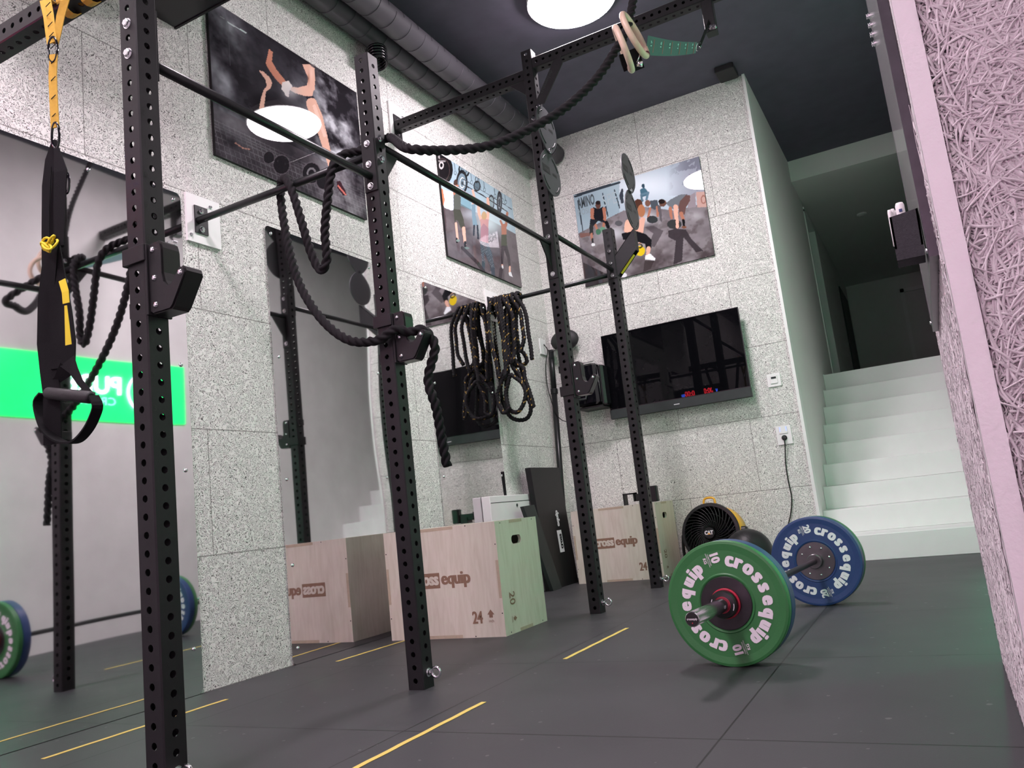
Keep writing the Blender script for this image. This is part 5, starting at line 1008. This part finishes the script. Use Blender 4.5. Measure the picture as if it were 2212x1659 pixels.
mb = MB(); mb.box((1.937, YB - .012, .95), (2.058, YB - .001, 1.105), ch=.003); part(mb, 'frame', M['switch'], t)
mb = MB(); mb.box((1.962, YB - .017, 1.04), (2.030, YB - .012, 1.095), ch=.003); part(mb, 'upper_module', M['switch'], t)
mb = MB(); [mb.box((x, YB - .0185, z), (x + .010, YB - .017, z + .004)) for x in (1.967, 2.016) for z in (1.062, 1.076, 1.088)]; part(mb, 'indicator_lights', M['blue_led'], t, 'small blue lights')
mb = MB(); mb.lathe((1.997, YB - .012, 1.005), (0, -1, 0), [(.022, 0), (.022, .01), (.013, .02), (.010, .035), (.0001, .036)], 16); part(mb, 'plug', M['plastic'], t)
cp = [(1.997, YB - .045, 1.005), (1.995, YB - .03, .95)] + [on('y', YB - .012, u, v) for u, v in ((1697, 1000), (1702, 1035), (1710, 1075), (1708, 1110), (1702, 1150))] + [(2.02, YB - .012, .25), (1.98, YB - .03, .02), (1.80, YB - .06, .008), (1.6, YB - .10, .008)]
mb = MB(); mb.tube(spline(cp, .02), .0045, 8); o = mb.build('power_cord', M['plastic']); tag(o, 'black power cord hanging wavy from the wall socket to the floor', 'cord')
# interval timer whose digits show in the television
t = thing('interval_timer', 'black timer with red and blue digits, seen reflected in the television', 'timer', (.20, 1.23, 2.12))
mb = MB(); mb.box((.004, 1.19, 2.11), (.40, 1.235, 2.27), ch=.005); part(mb, 'case', M['plastic'], t)
mb = MB(); text(mb, '00:05', (.135, 1.2355, 2.145), (-1, 0, 0), (0, 0, 1), .085, .75, .01, heavy=.04); part(mb, 'red_digits', M['red_digit'], t); mb = MB(); text(mb, 'up', (.262, 1.2355, 2.15), (-1, 0, 0), (0, 0, 1), .065, .75, .01, heavy=.04); part(mb, 'blue_digits', M['blue_digit'], t)

# ---------------------------------------------------------------- corner storage: cabinet panel, mats, plank
t = thing('white_cabinet', 'flat white metal cabinet with a small lock, standing behind the first wooden box', 'cabinet', (.09, 5.57, 0))
cy0, cy1 = on('x', .085, 1057, 1072)[1], on('x', .085, 1155, 1067)[1]
mb = MB(); mb.box((.012, cy0, 0), (.085, cy1, .787), ch=.004); part(mb, 'body', M['white'], t)
mb = MB(); mb.box((.085, cy0 + .01, .735), (.0865, cy1 - .01, .739)); part(mb, 'door_gap', M['letter_black'], t); mb = MB(); mb.lathe((.085, on('x', .085, 1116, 1085)[1], .705), (1, 0, 0), [(.012, 0), (.012, .004), (.0001, .005)], 16); part(mb, 'lock', M['plank'], t)
t = thing('folding_mat', 'tall black folded gym mat with white lettering leaning in the corner', 'gym mat', (.2, 6.2, 0))
e1 = on('x', .148, 1145.6, 1012); e2 = on('x', .148, 1207.6, 1012); b2_ = on('x', .160, 1250, 1261); b2_[2] = 0; b1_ = b2_ + (e1 - e2); b1_[2] = 0; th = np.array([-.05, 0, -.0])
e1[2] = e2[2] = .995
mb = MB(); mb.prism([b1_, b2_, e2, e1], th); part(mb, 'mat_cover', M['pad'], t)
b1c, b2c = b1_.copy(), b2_.copy()
mb = MB(); upv = (e2 - b2_) / np.linalg.norm(e2 - b2_); rtv = (b2_ - b1_) / np.linalg.norm(b2_ - b1_); nrm_ = np.cross(rtv, upv); nrm_ = nrm_ if nrm_[0] > 0 else -nrm_
oo = (b1_ + b2_) / 2 + rtv * .06 + nrm_ * .001; hh = .065
def V3(a, b): return oo + rtv * a + upv * b + nrm_ * .0006
mb.add([V3(-.045, .28), V3(.045, .28), V3(.045, .465), V3(-.045, .465)], [(0, 1, 2, 3)], mi=0)
text(mb, 'cross', oo + upv * .372 + rtv * .030 + nrm_ * .0010, upv, -rtv, .058, .72, .02, mi=1, heavy=.05, lift=.0006 if np.cross(upv, -rtv) @ nrm_ > 0 else -.0006); text(mb, 'equip', oo + upv * .565 + rtv * .030 + nrm_ * .0004, upv, -rtv, .058, .76, .02, mi=0, heavy=.055, lift=.0006 if np.cross(upv, -rtv) @ nrm_ > 0 else -.0006); part(mb, 'lettering', [M['letter_white'], M['pad']], t, 'white vertical lettering')
a1, a2, a3, a4 = [on('x', .195, u, v) for u, v in ((1131, 1094), (1154, 1090), (1196, 1278), (1214, 1270))]; a3[2] = a4[2] = 0
mb = MB(); mb.prism([a3, a4, a2, a1], (-.032, 0, 0)); o = mb.build('grey_board', M['plank']); tag(o, 'narrow dark grey board leaning in front of the folded mat', 'board')

# ---------------------------------------------------------------- whiteboard on the near right wall
t = thing('whiteboard', 'glossy whiteboard on the near right wall, seen almost edge on', 'whiteboard', (XC, 2.1, 1.0))
mb = MB(); mb.box((3.1205, 1.68, 1.03), (3.126, 2.585, 2.215)); part(mb, 'panel', M['whiteboard'], t)
mb = MB()
for a, b in (((3.12, 1.655, 1.012), (XC - .001, 1.68, 2.235)), ((3.12, 2.585, 1.012), (XC - .001, 2.60, 2.235)), ((3.12, 1.68, 1.012), (XC - .001, 2.585, 1.03)), ((3.12, 1.68, 2.215), (XC - .001, 2.585, 2.235))): mb.box(a, b)
mb.box((3.126, 1.68, 1.03), (XC - .001, 2.585, 2.215)); part(mb, 'frame', M['board_frame'], t, 'dark frame')
for p in ((3.12, 1.70, 1.035), (3.12, 2.575, 1.035)): mb = MB(); mb.screw(p, (-1, 0, 0), .006); part(mb, 'screw', M['chrome'], t)
for k in range(4): mb = MB(); mb.lathe((3.1205, 2.50, 1.97 - k * .03), (-1, 0, 0), [(.009, 0), (.009, .004), (.005, .006), (.008, .010), (.0001, .011)], 12); o = mb.build('magnet', M['chrome']); tag(o, 'small chrome magnets in a column high on the whiteboard', 'magnet', 'chrome magnets on the whiteboard')
t = thing('felt_pen_holder', 'grey felt pouch for pens fixed to the side of the whiteboard', 'pen holder', (3.09, 1.8, 1.05))
y0 = 1.74; f4 = [on('y', y0, u, v) for u, v in ((1921, 470), (1982, 449), (1999, 551), (1938, 564))]
mb = MB(); o_ = np.array([0, .06, 0]); tl, tr, br, bl = f4; th_ = .004; wv_ = (tr - tl) / np.linalg.norm(tr - tl)
mb.prism([tl, tr, br, bl], (0, th_, 0)); mb.prism([q + o_ for q in (tl, tr, br, bl)], (0, th_, 0)); mb.prism([tl, tl + o_, bl + o_, bl], wv_ * th_); mb.prism([tr, tr + o_, br + o_, br], -wv_ * th_); mb.prism([bl, br, br + o_, bl + o_], (0, 0, th_)); part(mb, 'pouch', M['felt'], t)
mb = MB(); mb.prism([bl + (tl - bl) * .26 - np.array([0, .003, 0]), br + (tr - br) * .22 - np.array([0, .003, 0]), br - np.array([0, .003, 0]) , bl - np.array([0, .003, 0])], (0, .003, 0)); part(mb, 'lower_fold', M['felt'], t)
def pen(p, d, r, l, label, cap=None, grp=None):
    t = thing('marker_pen', label, 'pen', p, grp); d = np.array(d, float); d /= np.linalg.norm(d); mb = MB(); mb.lathe(np.array(p) - d * l, d, [(.0001, 0), (r, .003), (r, l - .006), (r * .8, l - .001), (.0001, l)], 20, smooth=True); part(mb, 'barrel', M['switch'], t)
    if cap: mb = MB(); mb.box(np.array(p) + np.array([-.003, -r - .001, -.022]), np.array(p) + np.array([.003, -r + .0005, -.016])); part(mb, 'mark', M['blue'], t, 'small blue mark')
dv = tl - bl
pen(on('y', y0 + .03, 1942, 438), dv, .0085, .09, 'thick white marker with a blue mark standing in the felt pouch', True)
pen(on('y', y0 + .02, 1921, 453), dv, .0045, .08, 'thin white pen at the outer edge of the felt pouch'); pen(on('y', y0 + .03, 1927, 451), dv, .0045, .08, 'thin white pen, second from the outer edge of the pouch'); pen(on('y', y0 + .045, 1932, 455), dv, .0045, .08, 'thin white pen next to the thick marker in the pouch')
